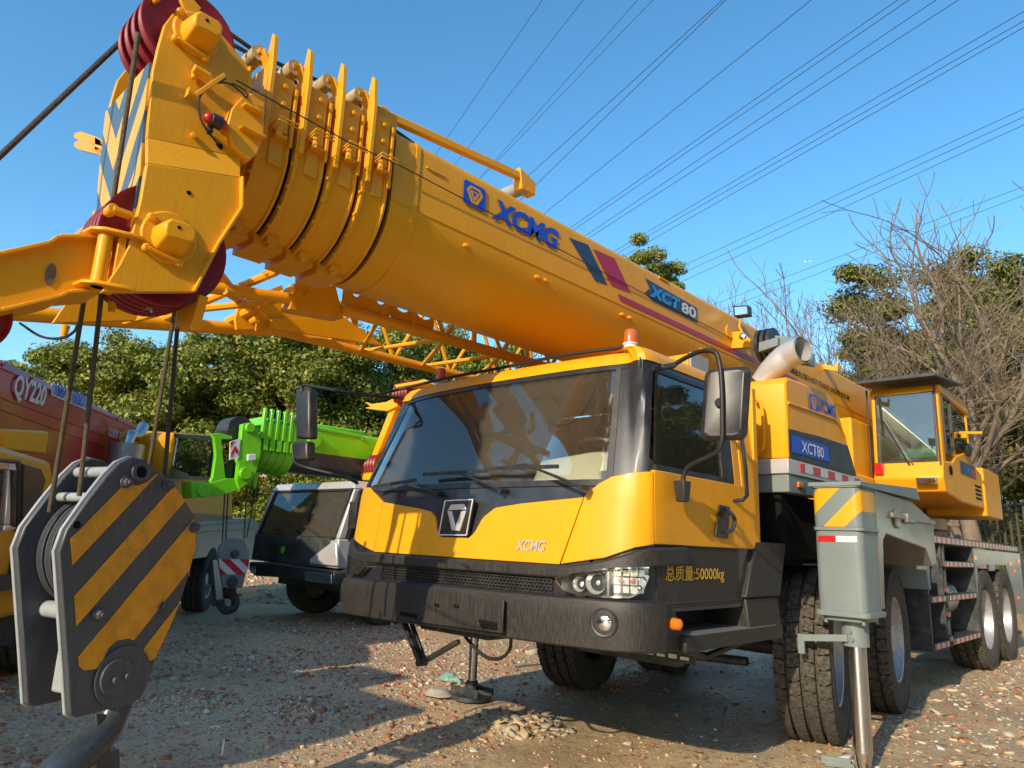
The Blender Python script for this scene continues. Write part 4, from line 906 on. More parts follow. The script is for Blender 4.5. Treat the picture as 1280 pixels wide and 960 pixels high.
# chevron front plate
fz = [(184, 173), (176, 251), (166, 290)]
pn = [onx(191, 100, XH-.0)]+[onx(a_, b_, XH) for a_, b_ in fz]
mb = MB()
yf = lambda z: interp(z, [(2.4, .845), (2.8, .85), (2.95, .835), (3.3, .812)])
zs = [3.30, 3.12, 2.95, 2.80, 2.70]
for za, zb in zip(zs, zs[1:]):
    mb.add([(XH-.03, yf(za), za), (XF+.03, yf(za), za), (XF+.03, yf(zb), zb), (XH-.03, yf(zb), zb), (XH-.03, yf(za)+.012, za), (XF+.03, yf(za)+.012, za), (XF+.03, yf(zb)+.012, zb), (XH-.03, yf(zb)+.012, zb)], [(0, 1, 2, 3), (7, 6, 5, 4), (0, 4, 5, 1), (3, 2, 6, 7), (0, 3, 7, 4), (1, 5, 6, 2)])
for x in (XH-.10, XF+.10): 
    mb.prism([(x+.07*(1 if x > -3.4 else -1), yf(2.7), 2.70), (x, yf(2.7)+.01, 2.70), (x+.03*(1 if x > -3.4 else -1), yf(2.7)+.01, 2.55), (x+.07*(1 if x > -3.4 else -1), yf(2.7), 2.45)], (0, .012, 0))
mb.build('chevron_plate', 'stripehead', HD)
# sheaves
def sheave(name, x, y, z, r, parent, m='red', w=.022):
    mb = MB(); mb.lathe([(r*.35, -w), (r*.85, -w*.5), (r*.93, -w), (r, -w), (r, -w*.6), (r*.93, 0), (r, w*.6), (r, w), (r*.93, w), (r*.85, w*.5), (r*.35, w)], (x, y, z), (1, 0, 0), 48, cap=True); return mb.build(name, m, parent, smooth=40)
ty, tz = .965, 3.55
for k in range(4): sheave('sheave', XH-.08-.085*k, ty+.0, tz+.01, .212, HD)
ly, lz = 1.0, 2.515
for k in range(5): sheave('sheave', XH-.06-.055*k, ly, lz, .265, HD)
mb = MB(); mb.cyl((XH+.0, ty, tz), (XF, ty, tz), .06); mb.cyl((XH, ly, lz), (XF, ly, lz), .06); mb.build('sheave_pin', 'hub', HD)
# pin lugs on the near face
for (c0, ring, hh) in (((251, 38), .105, .11), ((217, 294), .115, .10)):
    X_ = XH if c0[1] < 100 else XL
    c_ = onx(c0[0], c0[1], X_+.05)
    mb = MB(); mb.cyl((X_-.005, c_.y, c_.z), (X_+.012, c_.y, c_.z), ring, seg=32)
    q = [(X_+.0, c_.y+dy, c_.z+dz) for dy, dz in ((-.075, -.03), (-.05, -.075), (.06, -.075), (.085, -.03), (.085, .03), (.06, .055), (-.04, .055), (-.075, .02))]
    q2 = [(X_+hh, c_.y+dy*.85, c_.z+dz*.8+.01) for dy, dz in ((-.06, -.03), (-.05, -.05), (.06, -.05), (.085, -.03), (.085, .03), (.06, .05), (-.04, .05), (-.06, .02))]
    mb.loft([q, q2]); 
    for dy, dz in ((-.085, .06), (-.085, -.075), (.05, -.10)): mb.cyl((X_, c_.y+dy, c_.z+dz), (X_+.03, c_.y+dy, c_.z+dz), .018, seg=10)
    mb.beam((X_+.014, c_.y-.085, c_.z-.075), (X_+.014, c_.y+.05, c_.z-.10), .016, .04, up=(1, 0, 0))
    lg = mb.build('pin_lug', 'yellow', HD, bevel=.012)
    mb = MB(); mb.cyl((X_+hh-.002, c_.y+.0, c_.z+.02), (X_+hh+.002, c_.y, c_.z+.02), .008, seg=10); mb.build('lug_hole', 'ink', lg)
# near-side fittings
Hx = lambda a_, b_, dx=0: onx(a_, b_, XH+dx)
mb = MB(); mb.tube([Hx(242, 85, .04), Hx(262, 97, .04)], .020, 12); mb.beam(Hx(246, 118, .05), Hx(281, 94, .05), .02, .02); mb.box(Hx(236, 121, .0)-Vector((0, .02, .02)), Hx(236, 113, .05)+Vector((0, .0, .02))); mb.beam(Hx(243, 88, .02), Hx(243, 98, .02), .03, .02)
mb.cyl(Hx(242, 169, 0), Hx(242, 169, .03), .012); mb.build('side_bracket', 'yellow', HD, bevel=.003)
mb = MB(); mb.tube(catmull([Hx(282, 98, .05), Hx(272, 103, .05), Hx(258, 111, .05), Hx(249, 124, .05), Hx(250, 145, .05), Hx(258, 162, .05), Hx(268, 174, .04), Hx(274, 182, .0)], 6), .005, 6); mb.tube(catmull([Hx(268, 104, .05), Hx(285, 104, .05), Hx(300, 114, .05), Hx(308, 122, .05), Hx(306, 113, .04), Hx(290, 104, .04)], 6), .004, 6); mb.build('signal_cable', 'hose', HD)
mb = MB(); c_ = Hx(266, 150, .05); mb.cyl(c_+Vector((0, -.01, 0)), c_+Vector((0, .04, 0)), .032, seg=16); mb.beam(c_+Vector((-.03, 0, -.02)), c_+Vector((-.01, 0, -.06)), .02, .03); lp = mb.build('obstruction_lamp', 'black', HD, bevel=.003)
mb = MB(); mb.sphere(c_+Vector((0, -.018, 0)), .026); mb.sphere(c_+Vector((0, .045, 0)), .024); mb.build('obstruction_lamp_lens', 'redlens', lp)
mb = MB(); 
for q, dx in (((274, 183), .001), ): mb.cyl(Hx(*q), Hx(*q, .004), .016, seg=14)
c_ = onx(236, 241, XL); mb.cyl(c_, c_+Vector((.003, 0, 0)), .010, seg=14); mb.build('bore_hole', 'ink', HD)
# clevis at far front edge
mb = MB()
for dy_ in (0, 14):
    P = [ony(x_, y_+dy_*.8, .90) for x_, y_ in ((93, 166), (100, 164), (118, 170), (134, 179), (134, 186), (118, 181), (98, 176), (92, 172))]
    mb.prism(P, (0, .03, 0))
P = [ony(x_, y_, .90) for x_, y_ in ((118, 170), (135, 180), (133, 205), (129, 198), (118, 190))]; mb.prism(P, (0, .03, 0)); mb.build('clevis', 'yellow', HD, bevel=.005)
# top guard rod + cheek at the top
mb = MB(); mb.tube([ony(157, 40, .80), ony(176, 18, .80), ony(205, -8, .80)], .010, 8); mb.prism([Hx(a_, b_, .0) for a_, b_ in ((225, -2), (243, 0), (252, 10), (243, 22), (236, 18), (230, 10))], (-.02, 0, 0)); mb.build('rope_guard', 'yellow', HD, bevel=.003)
# lower guard bar near the deflection lug
mb = MB(); a_ = onx(140, 262, -3.0); mb.cyl(a_+Vector((-.04, 0, 0)), a_+Vector((.02, 0, 0)), .021, seg=14); mb.beam(a_, onx(164, 270, -3.0), .02, .05, up=(1, 0, 0)); mb.tube([a_+Vector((-.02, 0, 0)), ony(97, 295, .79)], .017, 8); mb.build('rope_guard', 'yellow', HD, bevel=.003)

# ---------------- hinge fork and auxiliary jib head (near, upper left)
mb = MB()
XJ = -3.0
for zq in ((283, 297), (352, 367)):
    zt_ = 0
    P = [onz(x_, y_, onx(150, zq[0], XJ).z) for x_, y_ in ()]
zt1 = onx(140, 292, XJ).z; zt2 = onx(140, 361, XJ).z
for z in (zt1, zt2):
    P = [Vector((XJ-.10, .69, z)), Vector((XJ-.02, .70, z)), Vector((XJ+.02, .74, z)), Vector((XJ+.045, .84, z)), Vector((XJ+.04, .88, z)), Vector((XJ+.0, .88, z)), Vector((XJ-.10, .80, z))]
    mb.prism(P, (0, 0, .014))
mb.cyl((XJ-.03, .76, zt2), (XJ-.03, .76, zt1), .028, seg=16); mb.box((XJ-.10, .80, zt2), (XJ-.0, .83, zt1))
mb.build('hinge_fork', 'yellow', HD, bevel=.003)
mb = MB()
tp = [(122, 297), (72, 297), (60, 305), (0, 318), (-60, 330)]; bt = [(127, 363), (85, 366), (72, 372), (0, 389), (-60, 404)]
Yn = [.70, .58, .56, .44, .33]
T1 = [Vector(onx(a_, b_, -3.09)) for a_, b_ in tp]; B1 = [Vector(onx(a_, b_, -3.09)) for a_, b_ in bt]
W2 = Vector((-.28, 0, 0))
n_ = len(T1)
vs = T1+B1+[p+W2 for p in T1]+[p+W2 for p in B1]
fs = []
for i in range(n_-1): fs += [(i, i+1, n_+i+1, n_+i), (2*n_+i, 3*n_+i, 3*n_+i+1, 2*n_+i+1), (i, 2*n_+i, 2*n_+i+1, i+1), (n_+i, n_+i+1, 3*n_+i+1, 3*n_+i)]
fs += [(0, n_, 3*n_, 2*n_)]
mb.add(vs, fs)
for A_ in (T1, B1):
    for a_, b_ in zip(A_, A_[1:]): mb.beam(a_+Vector((-.10, 0, 0)), b_+Vector((-.10, 0, 0)), .26, .014)
mb.cyl(T1[0]+Vector((.0, .015, 0)), B1[0]+Vector((0, .015, 0)), .01, seg=8)
JH = mb.build('auxiliary_jib_head', 'yellow', T, bevel=.003)
mb = MB(); c_ = onx(63, 343, -3.088); q = []
for k in range(14):
    a_ = 2*PI*k/14; q.append((c_.x, c_.y+.018*math.cos(a_), c_.z+.045*math.sin(a_)))
mb.prism(q, (.003, 0, 0)); mb.build('lightening_hole', 'hub', JH)
sheave('sheave', -3.2, .40, 2.06, .14, JH)
mb = MB(); mb.tube(catmull([ony(25, 404, .6), ony(50, 420, .6), ony(75, 423, .6), ony(92, 415, .6), ony(98, 404, .6)], 5), .005, 6); mb.tube(catmull([ony(184, 385, .9), ony(190, 391, .9), ony(189, 386, .9), ony(180, 388, .9)], 5), .004, 6); mb.build('signal_cable', 'hose', JH)
mb = MB()
for x_, y_ in ((142, 373), (82, 407)): a_ = ony(x_, y_, .9); mb.cyl(a_, a_-Vector((0, 0, .06)), .022, .014, seg=10)
mb.build('rope_stop', 'yellow', JH)

# ---------------- lattice fly jib stowed beside the boom
XI, XO = -3.98, -4.62          # inner / outer chord planes
def lz_(y, hi): return (2.80+.028*(y-1.5)) if not hi else 3.42
mb = MB()
inn = lambda y: Vector((XI, y, 2.80+.02*(y-2.2)))
out_ = lambda y: Vector((XO, y, 2.735+.015*(y-2)))
it = lambda y: Vector((XI-.02, y, 3.38)); ot = lambda y: Vector((XO+.05, y, 3.30))
mb.tube([inn(2.45), inn(8.5)], .042, 12)
mb.tube([out_(2.2), out_(8.5)], .036, 12)
mb.tube([it(2.9), it(8.5)], .03, 10); mb.tube([ot(2.9), ot(8.5)], .03, 10)
y = 2.75; k = 0
while y < 8.3:
    mb.tube([inn(y), out_(y+.30)], .017, 8); mb.tube([out_(y+.30), inn(y+.62)], .017, 8)
    mb.tube([inn(y), it(y+.3)], .02, 8); mb.tube([it(y+.3), inn(y+.62)], .016, 8); mb.tube([inn(y+.3), it(y+.3)], .02, 8)
    mb.tube([out_(y), ot(y+.3)], .018, 8); mb.tube([ot(y+.3), out_(y+.62)], .016, 8)
    y += .62; k += 1
JB = mb.build('lattice_jib', 'yellow', T)
# root: flat plates with round holes, box connector, foot pipes
def holed(mb, P, n_holes):  # plate with round holes, built as ring faces between P0..P1 bottom/top
    pass
mb = MB()
a0, a1 = 2.42, 3.15
zb0 = 2.80; 
# perforated side web (real holes): tessellate cells, each with a round hole
def perf_web(mb, x, y0, y1, zb_f, zt_f, n_, rads, th=.012):
    for i in range(n_):
        ya_, yb_ = y0+(y1-y0)*i/n_, y0+(y1-y0)*(i+1)/n_; cy_ = (ya_+yb_)/2; cz_ = (zb_f(cy_)+zt_f(cy_))/2; r_ = rads[i]
        N_ = 24; outer = []; inner = []
        for j in range(N_):
            a_ = 2*PI*j/N_; c__, s__ = math.cos(a_), math.sin(a_)
            ey = (yb_-ya_)/2/max(abs(c__), 1e-6); ez = (zt_f(cy_)-zb_f(cy_))/2/max(abs(s__), 1e-6); e = min(ey, ez)
            yy, zz = cy_+c__*e, cz_+s__*e
            zz = zz+((zb_f(yy)-zb_f(cy_)) if zz < cz_ else (zt_f(yy)-zt_f(cy_)))
            outer.append((yy, zz)); inner.append((cy_+c__*r_, cz_+s__*r_))
        vs = [(x+o, p[0], p[1]) for o in (0, -th) for P_ in (outer, inner) for p in P_]
        fs = []
        for j in range(N_):
            j2 = (j+1) % N_; fs += [(j, j2, N_+j2, N_+j), (2*N_+j, 3*N_+j, 3*N_+j2, 2*N_+j2), (N_+j, N_+j2, 3*N_+j2, 3*N_+j)]
        mb.add(vs, fs)
perf_web(mb, XI, 2.45, 3.25, lambda y: 2.83+.02*(y-2.2), lambda y: 3.05+.2*(y-2.45), 4, [.03, .05, .075, .10])
perf_web(mb, XO, 2.25, 3.0, lambda y: 2.76, lambda y: 3.0+.2*(y-2.3), 3, [.05, .07, .08])
mb.build('perforated_web', 'yellow', JB)
mb = MB()
P = [onx(a_, b_, XI) for a_, b_ in ((366, 368), (372, 352), (420, 358), (430, 398), (410, 395), (362, 386))]
mb.prism(P, (-.12, 0, 0)); CN = mb.build('jib_connector', 'yellow', JB, bevel=.004)
mb = MB(); c_ = onx(385, 371, XI+.003); mb.cyl(c_, c_+Vector((.025, 0, 0)), .022, seg=16); mb.build('connector_pin', 'yellow', CN)
mb = MB()
A_ = onx(366, 374, XI-.03); B_ = onx(238, 356, XI-.10); mb.tube([B_, A_], .038, 12)
A2 = onx(165, 402, XO); B2 = out_(2.3); mb.tube([onx(15, 391, XO), A2, onx(300, 411, XO), B2], .045, 10)
def lk(p, q, xa, xb, r_=.02): mb.tube([onx(p[0], p[1], xa), onx(q[0], q[1], xb)], r_, 8)
lk((262, 328), (302, 378), XI, XO+.1, .03); lk((230, 388), (330, 378), XO+.2, XI-.1, .024); lk((280, 364), (318, 388), XI-.05, XO+.2, .022); lk((200, 400), (345, 340), XO, XI, .026); lk((285, 402), (372, 360), XO, XI, .03); lk((215, 372), (236, 360), XO, XI, .024); lk((150, 405), (240, 380), XO, XI-.2, .02); lk((330, 345), (360, 332), XI-.05, XI, .03)
mb.build('jib_foot', 'yellow', JB)
mb = MB(); P = [onx(a_, b_, XO+.15) for a_, b_ in ((300, 376), (352, 356), (368, 386), (400, 392), (380, 412), (296, 412), (294, 398))]; mb.prism(P, (-.03, 0, 0))
P = [onx(a_, b_, XO+.2) for a_, b_ in ((340, 398), (430, 396), (480, 432), (400, 420), (336, 410))]; mb.prism(P, (-.02, 0, 0)); mb.build('jib_gusset', 'yellow', JB, bevel=.003)
mb = MB(); c_ = onx(316, 401, XO+.17); mb.cyl(c_, c_+Vector((.09, 0, 0)), .03, seg=12); mb.cyl(c_+Vector((.06, 0, -.09)), c_+Vector((.06, 0, .07)), .005, seg=6); mb.build('gusset_pin', 'yellow', JB)
mb = MB(); P = [ony(a_, b_, 1.16) for a_, b_ in ((222, 372), (250, 368), (238, 412), (220, 408))]; mb.prism(P, (0, .04, 0)); mb.build('jib_bracket', 'yellow', JB, bevel=.004)

# ---------------- wire ropes
def rope(p, q, r, name='wire_rope', m='rope', parent=None):
    mb = MB(); mb.tube([p, Vector(p).lerp(Vector(q), .5), q], r, 10); return mb.build(name, m, parent or T)
rope(ony(113, 325, .80), ony(62, 640, .87), .0105); rope(ony(131, 330, .84), ony(99, 620, .93), .0105)
rope(ony(173, 41, .73), ony(140, 262, .80), .0105)
rope(ony(225, 372, 1.22), ony(205, 600, 1.30), .0105, m='greasedrope'); rope(ony(221, 372, 1.26), ony(186, 585, 1.28), .0105)
rp = onx(162, 42, -3.45); qq = onx(0, 195, -3.55)
mb = MB(); d_ = (qq-rp); mb.tube([rp+Vector((0, .25, .16)), rp, rp+d_*1.0, rp+d_*2.2], .013, 10); mb.build('wire_rope', 'greasedrope', T)
mb = MB(); mb.tube([onx(282, 38, -3.2), onx(330, 72, -3.2), onx(420, 110, -3.25), (-3.3, 2.6, 3.74), (-3.35, 8, 3.72)], .011, 8); mb.tube([onx(290, 55, -3.3), onx(330, 78, -3.3), (-3.4, 2.6, 3.74), (-3.45, 8, 3.72)], .011, 8); mb.build('wire_rope', 'greasedrope', T)

# ================================================================== HOOK BLOCK
Dv = Vector((-.27467439, .9615373, 0)); Nv = Vector((.9615373, .27467439, 0)); O1 = Vector((-3.3, .85, 1.2))
HB = thing('hook_block', (-3.45, 1.15, 0.45), 'big grey hook block with yellow and dark diagonal stripes hanging at the left', 'hook block')
def hp(px, py, k=0): return onp(px, py, O1+Nv*k, Nv)
outl = [(85.4, 655), (110, 625), (135, 593), (150, 578), (166.7, 571), (182, 575), (191.7, 585), (208, 597), (227, 618), (246, 650), (245, 685), (219, 772), (194, 827), (183, 860), (176, 873), (164, 880), (92, 897.5), (86, 893), (84, 831), (78, 720)]
outl = [(84, 662), (110, 625), (135, 593), (150, 578), (166.7, 571), (182, 575), (191.7, 585), (208, 597), (227, 618), (245, 648), (246, 685), (233, 730), (219, 772), (194, 827), (183, 860), (176, 873), (164, 880), (96, 897.5), (88, 893), (84, 831), (74, 690)]
PL = [hp(a_, b_) for a_, b_ in outl]
mb = MB(); mb.prism(PL, -Nv*.03); CP1 = mb.build('cheek_plate', 'blockgrey', HB, bevel=.006)
mb = MB(); PLb = [p-Nv*.026+Vector((0, 0, -.0)) for p in PL]; cen = sum(PL, Vector())/len(PL)
mb.prism([cen+(p-cen)*1.012-Nv*.032 for p in PL], -Nv*.018); mb.build('plate_edge', 'plategrey', HB, bevel=.004)
SEP = .30
mb = MB(); mb.prism([p-Nv*(SEP) for p in PL], -Nv*.03); CP2 = mb.build('cheek_plate', 'blockgrey', HB, bevel=.006)
mb = MB(); mb.prism([cen+(p-cen)*1.012-Nv*(SEP+.032) for p in PL], -Nv*.018); mb.build('plate_edge', 'plategrey', HB, bevel=.004)
# painted stripes: clip bands against striped face outline
face = [(86.5, 655), (110, 627), (144, 591), (150, 600), (160, 606), (172, 607), (183, 602), (196, 592), (212, 603), (227, 620), (243, 650), (244, 685), (231, 730), (217, 772), (194, 822), (188, 826), (181, 824), (178, 810), (172, 802), (160, 798), (145, 801), (134, 811), (128, 827), (120, 836), (104, 838), (98, 832)]
def inside(p, poly):
    c_ = False; j = len(poly)-1
    for i in range(len(poly)):
        if ((poly[i][1] > p[1]) != (poly[j][1] > p[1])) and p[0] < (poly[j][0]-poly[i][0])*(p[1]-poly[i][1])/(poly[j][1]-poly[i][1])+poly[i][0]: c_ = not c_
        j = i
    return c_
# yellow bands between parallel lines, in the plate's own plane coordinates
uv = lambda p: ((p-O1).dot(Dv), p.z)
fuv = [uv(hp(a_, b_)) for a_, b_ in face]
la = uv(hp(84, 712)); lb = uv(hp(196, 593))
dirx, diry = lb[0]-la[0], lb[1]-la[1]; ln_ = math.hypot(dirx, diry); dirx /= ln_; diry /= ln_
tv = lambda p: -(p[0]-la[0])*diry+(p[1]-la[1])*dirx      # distance across bands
def clip(poly, f):
    out = []
    for i in range(len(poly)):
        a_, b_ = poly[i], poly[(i+1) % len(poly)]; fa, fb = f(a_), f(b_)
        if fa >= 0: out.append(a_)
        if (fa >= 0) != (fb >= 0): t = fa/(fa-fb); out.append((a_[0]+(b_[0]-a_[0])*t, a_[1]+(b_[1]-a_[1])*t))
    return out
def band(px_a, px_b):
    ta, tb = tv(uv(hp(*px_a))), tv(uv(hp(*px_b))); lo_, hi_ = min(ta, tb), max(ta, tb)
    return lo_, hi_
BD = [((85, 712), (85.5, 677)), ((91, 777), (89, 744)), ((97, 835), (94, 812)), ]
BD = [((86, 711), (86, 676)), ((92, 783), (89, 749)), ((128, 832), (98, 822)), ((193, 822), (180, 808))]
mb = MB()
def bandpoly(lo_, hi_):
    p = clip(fuv, lambda q: tv(q)-lo_); return clip(p, lambda q: hi_-tv(q)) if len(p) > 2 else []
# measured across direction at left edge: centre lines of yellow bands
bands = [(tv(uv(hp(86, 712))), tv(uv(hp(86.5, 676)))), (tv(uv(hp(93, 784))), tv(uv(hp(91, 747)))), (tv(uv(hp(99, 838))), tv(uv(hp(97, 822)))), (tv(uv(hp(181, 822))), tv(uv(hp(179, 808))))]
w_ = bands[0][1]-bands[0][0]
T_ = lambda *q: tv(uv(hp(*q)))
bands = [(T_(85, 712), T_(85, 677)), (T_(93, 785), T_(90, 748)), (T_(168.8, 798), T_(98, 820)), (T_(190, 860), T_(179, 811))]
# keep the last band to the lower right corner piece
for lo_, hi_ in [tuple(sorted(b_)) for b_ in bands]:
    pp = bandpoly(lo_, hi_)
    if len(pp) > 2: mb.prism([O1+Dv*a_+Vector((0, 0, b_-O1.z))+Nv*.0015 for a_, b_ in pp], Nv*.002)
mb.build('yellow_stripes', 'stripepaint', CP1, smooth=0)
# lower boss, pin plate, bolts, eye
mb = MB()
q0 = uv(hp(152, 845)); 
def ring3(c_, r_, n_=36, k=0): return [O1+Dv*(c_[0]+r_*math.cos(2*PI*i/n_))+Vector((0, 0, c_[1]-O1.z+r_*math.sin(2*PI*i/n_)))+Nv*k for i in range(n_)]
mb.prism(ring3(q0, .125, k=.001), Nv*.012); mb.prism(ring3(uv(hp(143, 846)), .075, k=.012), Nv*.014)
for q in ((138, 849), (153, 844)): c_ = hp(*q); mb.cyl(c_+Nv*.02, c_+Nv*.045, .014, seg=6)
for q in ((156, 603), (209, 606), (122, 768), (203, 759), (241, 659)):
    c_ = hp(*q); mb.cyl(c_, c_+Nv*.012, .026, seg=20); mb.cyl(c_+Nv*.01, c_+Nv*.035, .02, seg=6); mb.cyl(c_+Nv*.03, c_+Nv*.045, .011, seg=10)
mb.build('bolt', 'blockgrey', CP1, bevel=.003)
mb = MB(); c_ = hp(175, 590); mb.lathe([(.045, 0), (.045, .014), (.026, .016), (.024, .0)], c_, Nv, 28); c2_ = hp(175, 590, -SEP); mb.lathe([(.045, 0), (.045, .014), (.026, .016), (.024, .0)], c2_, Nv, 28); mb.build('eye_boss', 'blockgrey', CP1, bevel=.002)
mb = MB(); mb.cyl(c_+Nv*.002, c_+Nv*.012, .022, seg=20); mb.cyl(c2_+Nv*.002, c2_+Nv*.012, .022, seg=20)
for q in ((96, 656),): d_ = hp(*q); mb.cyl(d_, d_+Nv*.002, .016, seg=16); d_ = hp(q[0], q[1], -SEP); mb.cyl(d_, d_+Nv*.002, .016, seg=16)
mb.build('bore_hole', 'ink', CP1)
mb = MB(); c_ = hp(171, 675); mb.lathe([(.05, .001), (.048, .004), (.04, .001)], c_, Nv, 28); mb.build('worn_ring', 'hub', CP1, fixn=False)
# sheaves inside, cross pins, spacer
sc = hp(172, 690, -.1); 
for k in (.09, .15, .21, .27): 
    c_ = hp(171, 690)-Nv*k; mb = MB(); r_ = .26; w_ = .022; mb.lathe([(r_*.35, -w_), (r_*.85, -w_*.5), (r_*.93, -w_), (r_, -w_), (r_, -w_*.6), (r_*.93, 0), (r_, w_*.6), (r_, w_), (r_*.93, w_), (r_*.85, w_*.5), (r_*.35, w_)], c_, Nv, 56, cap=True); mb.build('sheave', 'blockgrey', HB, smooth=40)
mb = MB()
for q, r_ in (((128, 622), .02), ((112, 768), .035), ((150, 846), .05), ((204, 610), .02)):
    c_ = hp(*q); mb.cyl(c_-Nv*.03, c_-Nv*(SEP), r_, seg=20)
c_ = hp(150, 590); mb.cyl(c_-Nv*.03, c_-Nv*SEP, .024, seg=16)
mb.build('cross_pin', 'plategrey', HB)
mb = MB(); c_ = hp(108, 845); a_ = c_-Nv*.05; mb.beam(a_+Dv*.05, a_+Dv*.05-Nv*.16, .12, .17, up=(0, 0, 1)); mb.build('trunnion', 'plategrey', HB, bevel=.01)
# hook
hk = [(150, 870, .075), (140, 895, .075), (128, 915, .085), (108, 935, .09), (85, 955, .095), (62, 980, .09), (58, 1015, .085), (80, 1045, .085), (115, 1050, .075), (145, 1030, .06), (155, 1000, .045), (156, 985, .03)]
mb = MB(); cp_ = [hp(a_, b_, -SEP/2-.015) for a_, b_, _ in hk]
sm = catmull(cp_, 5); rr_ = []
for i in range(len(hk)-1):
    for j in range(5): rr_.append(hk[i][2]+(hk[i+1][2]-hk[i][2])*j/5)
rr_.append(hk[-1][2]); mb.tube(sm, [q*.85 for q in rr_], 18); mb.build('hook', 'hook', HB, smooth=60)
mb = MB()
for q in (((120, 893), (137, 893), (139, 940), (150, 936), (151, 965), (124, 965)),): mb.prism([hp(a_, b_, -SEP/2+.02) for a_, b_ in q], -Nv*.03)
mb.build('safety_latch', 'hook', HB, bevel=.006)
mb = MB()
# ================================================================== LIGHT + SKY
w = bpy.data.worlds.new('World'); scene.world = w; w.use_nodes = True; nt = w.node_tree
bg = nt.nodes['Background']; sky = nt.nodes.new('ShaderNodeTexSky'); sky.sky_type = 'NISHITA'; sky.sun_disc = False
SUN = Vector((-.185, 1, -.46)).normalized()      # travel direction of the light
el = math.asin(-SUN.z); az = math.atan2(-SUN.x, -SUN.y)
sky.sun_elevation = el; sky.sun_rotation = az; sky.air_density = 1.0; sky.dust_density = .6; sky.ozone_density = 3.0; sky.altitude = 20
hs = nt.nodes.new('ShaderNodeHueSaturation'); hs.inputs['Saturation'].default_value = 1.2; hs.inputs['Hue'].default_value = .489; nt.links.new(sky.outputs[0], hs.inputs['Color']); nt.links.new(hs.outputs[0], bg.inputs[0]); bg.inputs[1].default_value = .15
sd = bpy.data.lights.new('sun', 'SUN'); sd.energy = 2.85; sd.angle = R(.55); sd.color = (1, .83, .58)
so = bpy.data.objects.new('sun', sd); C.objects.link(so); so.rotation_euler = SUN.to_track_quat('-Z', 'Y').to_euler()
scene.view_settings.view_transform = 'Standard'; scene.view_settings.look = 'None'; scene.view_settings.exposure = .88; scene.view_settings.gamma = 1
# ================================================================== GROUND
def smooth_h(x, y):
    return .05*noise.noise(Vector((x*.35, y*.35, 0)))+.04*noise.noise(Vector((x*1.3, y*1.3, 3)))+.008*noise.noise(Vector((x*5, y*5, 5)))
def heap(x, y):
    h = 0
    for cx_, cy_, r_, a_ in HEAPS:
        d_ = math.hypot(x-cx_, y-cy_)/r_
        if d_ < 1: h += a_*(1-d_*d_)**2
    return h
hp1 = onz(645, 905, 0); hp2 = onz(240, 875, 0); hp3 = onz(370, 885, 0); hp4 = onz(360, 745, 0)
HEAPS = [(hp1.x, hp1.y, .55, .06), (hp2.x, hp2.y, .5, .05), (hp3.x, hp3.y, .5, .05), (hp4.x, hp4.y+.6, 1.6, .25)]
def gz(x, y):
    fade = 1 if abs(x+5) < 14 and -4 < y < 22 else .3
    # keep it flat under wheels / pads
    return (smooth_h(x, y))*fade*.8+heap(x, y)-.02
def axis(lo, hi, near_lo, near_hi, fine, nfar=26):
    a = list(np.arange(near_lo, near_hi+1e-6, fine)); out = []
    for k in range(nfar, 0, -1): out.append(near_lo-(near_lo-lo)*(k/nfar)**3)
    b = []
    for k in range(1, nfar+1): b.append(near_hi+(hi-near_hi)*(k/nfar)**3)
    return out+a+b
xs = axis(-900, 900, -14, 2, .07); ys = axis(-900, 900, -1.5, 15, .07)
V_ = np.array([(x, y, gz(x, y)) for y in ys for x in xs], dtype=np.float32)
nx_, ny_ = len(xs), len(ys)
ii = np.arange(nx_-1)[None, :]+nx_*np.arange(ny_-1)[:, None]
F_ = np.stack([ii, ii+1, ii+nx_+1, ii+nx_], -1).reshape(-1, 4)
def npmesh(name, V, F, mats, mi=None, smooth=False, k=4):
    me = bpy.data.meshes.new(name); me.vertices.add(len(V)); me.vertices.foreach_set('co', np.asarray(V, dtype=np.float32).ravel())
    me.loops.add(F.size); me.loops.foreach_set('vertex_index', F.astype(np.int32).ravel())
    me.polygons.add(len(F)); me.polygons.foreach_set('loop_start', (np.arange(len(F))*F.shape[1]).astype(np.int32))
    for m_ in mats: me.materials.append(M[m_] if isinstance(m_, str) else m_)
    if mi is not None: me.polygons.foreach_set('material_index', mi.astype(np.int32))
    if smooth: me.polygons.foreach_set('use_smooth', np.ones(len(F), dtype=bool))
    me.update(calc_edges=True); me.validate(); o = bpy.data.objects.new(name, me); C.objects.link(o); return o
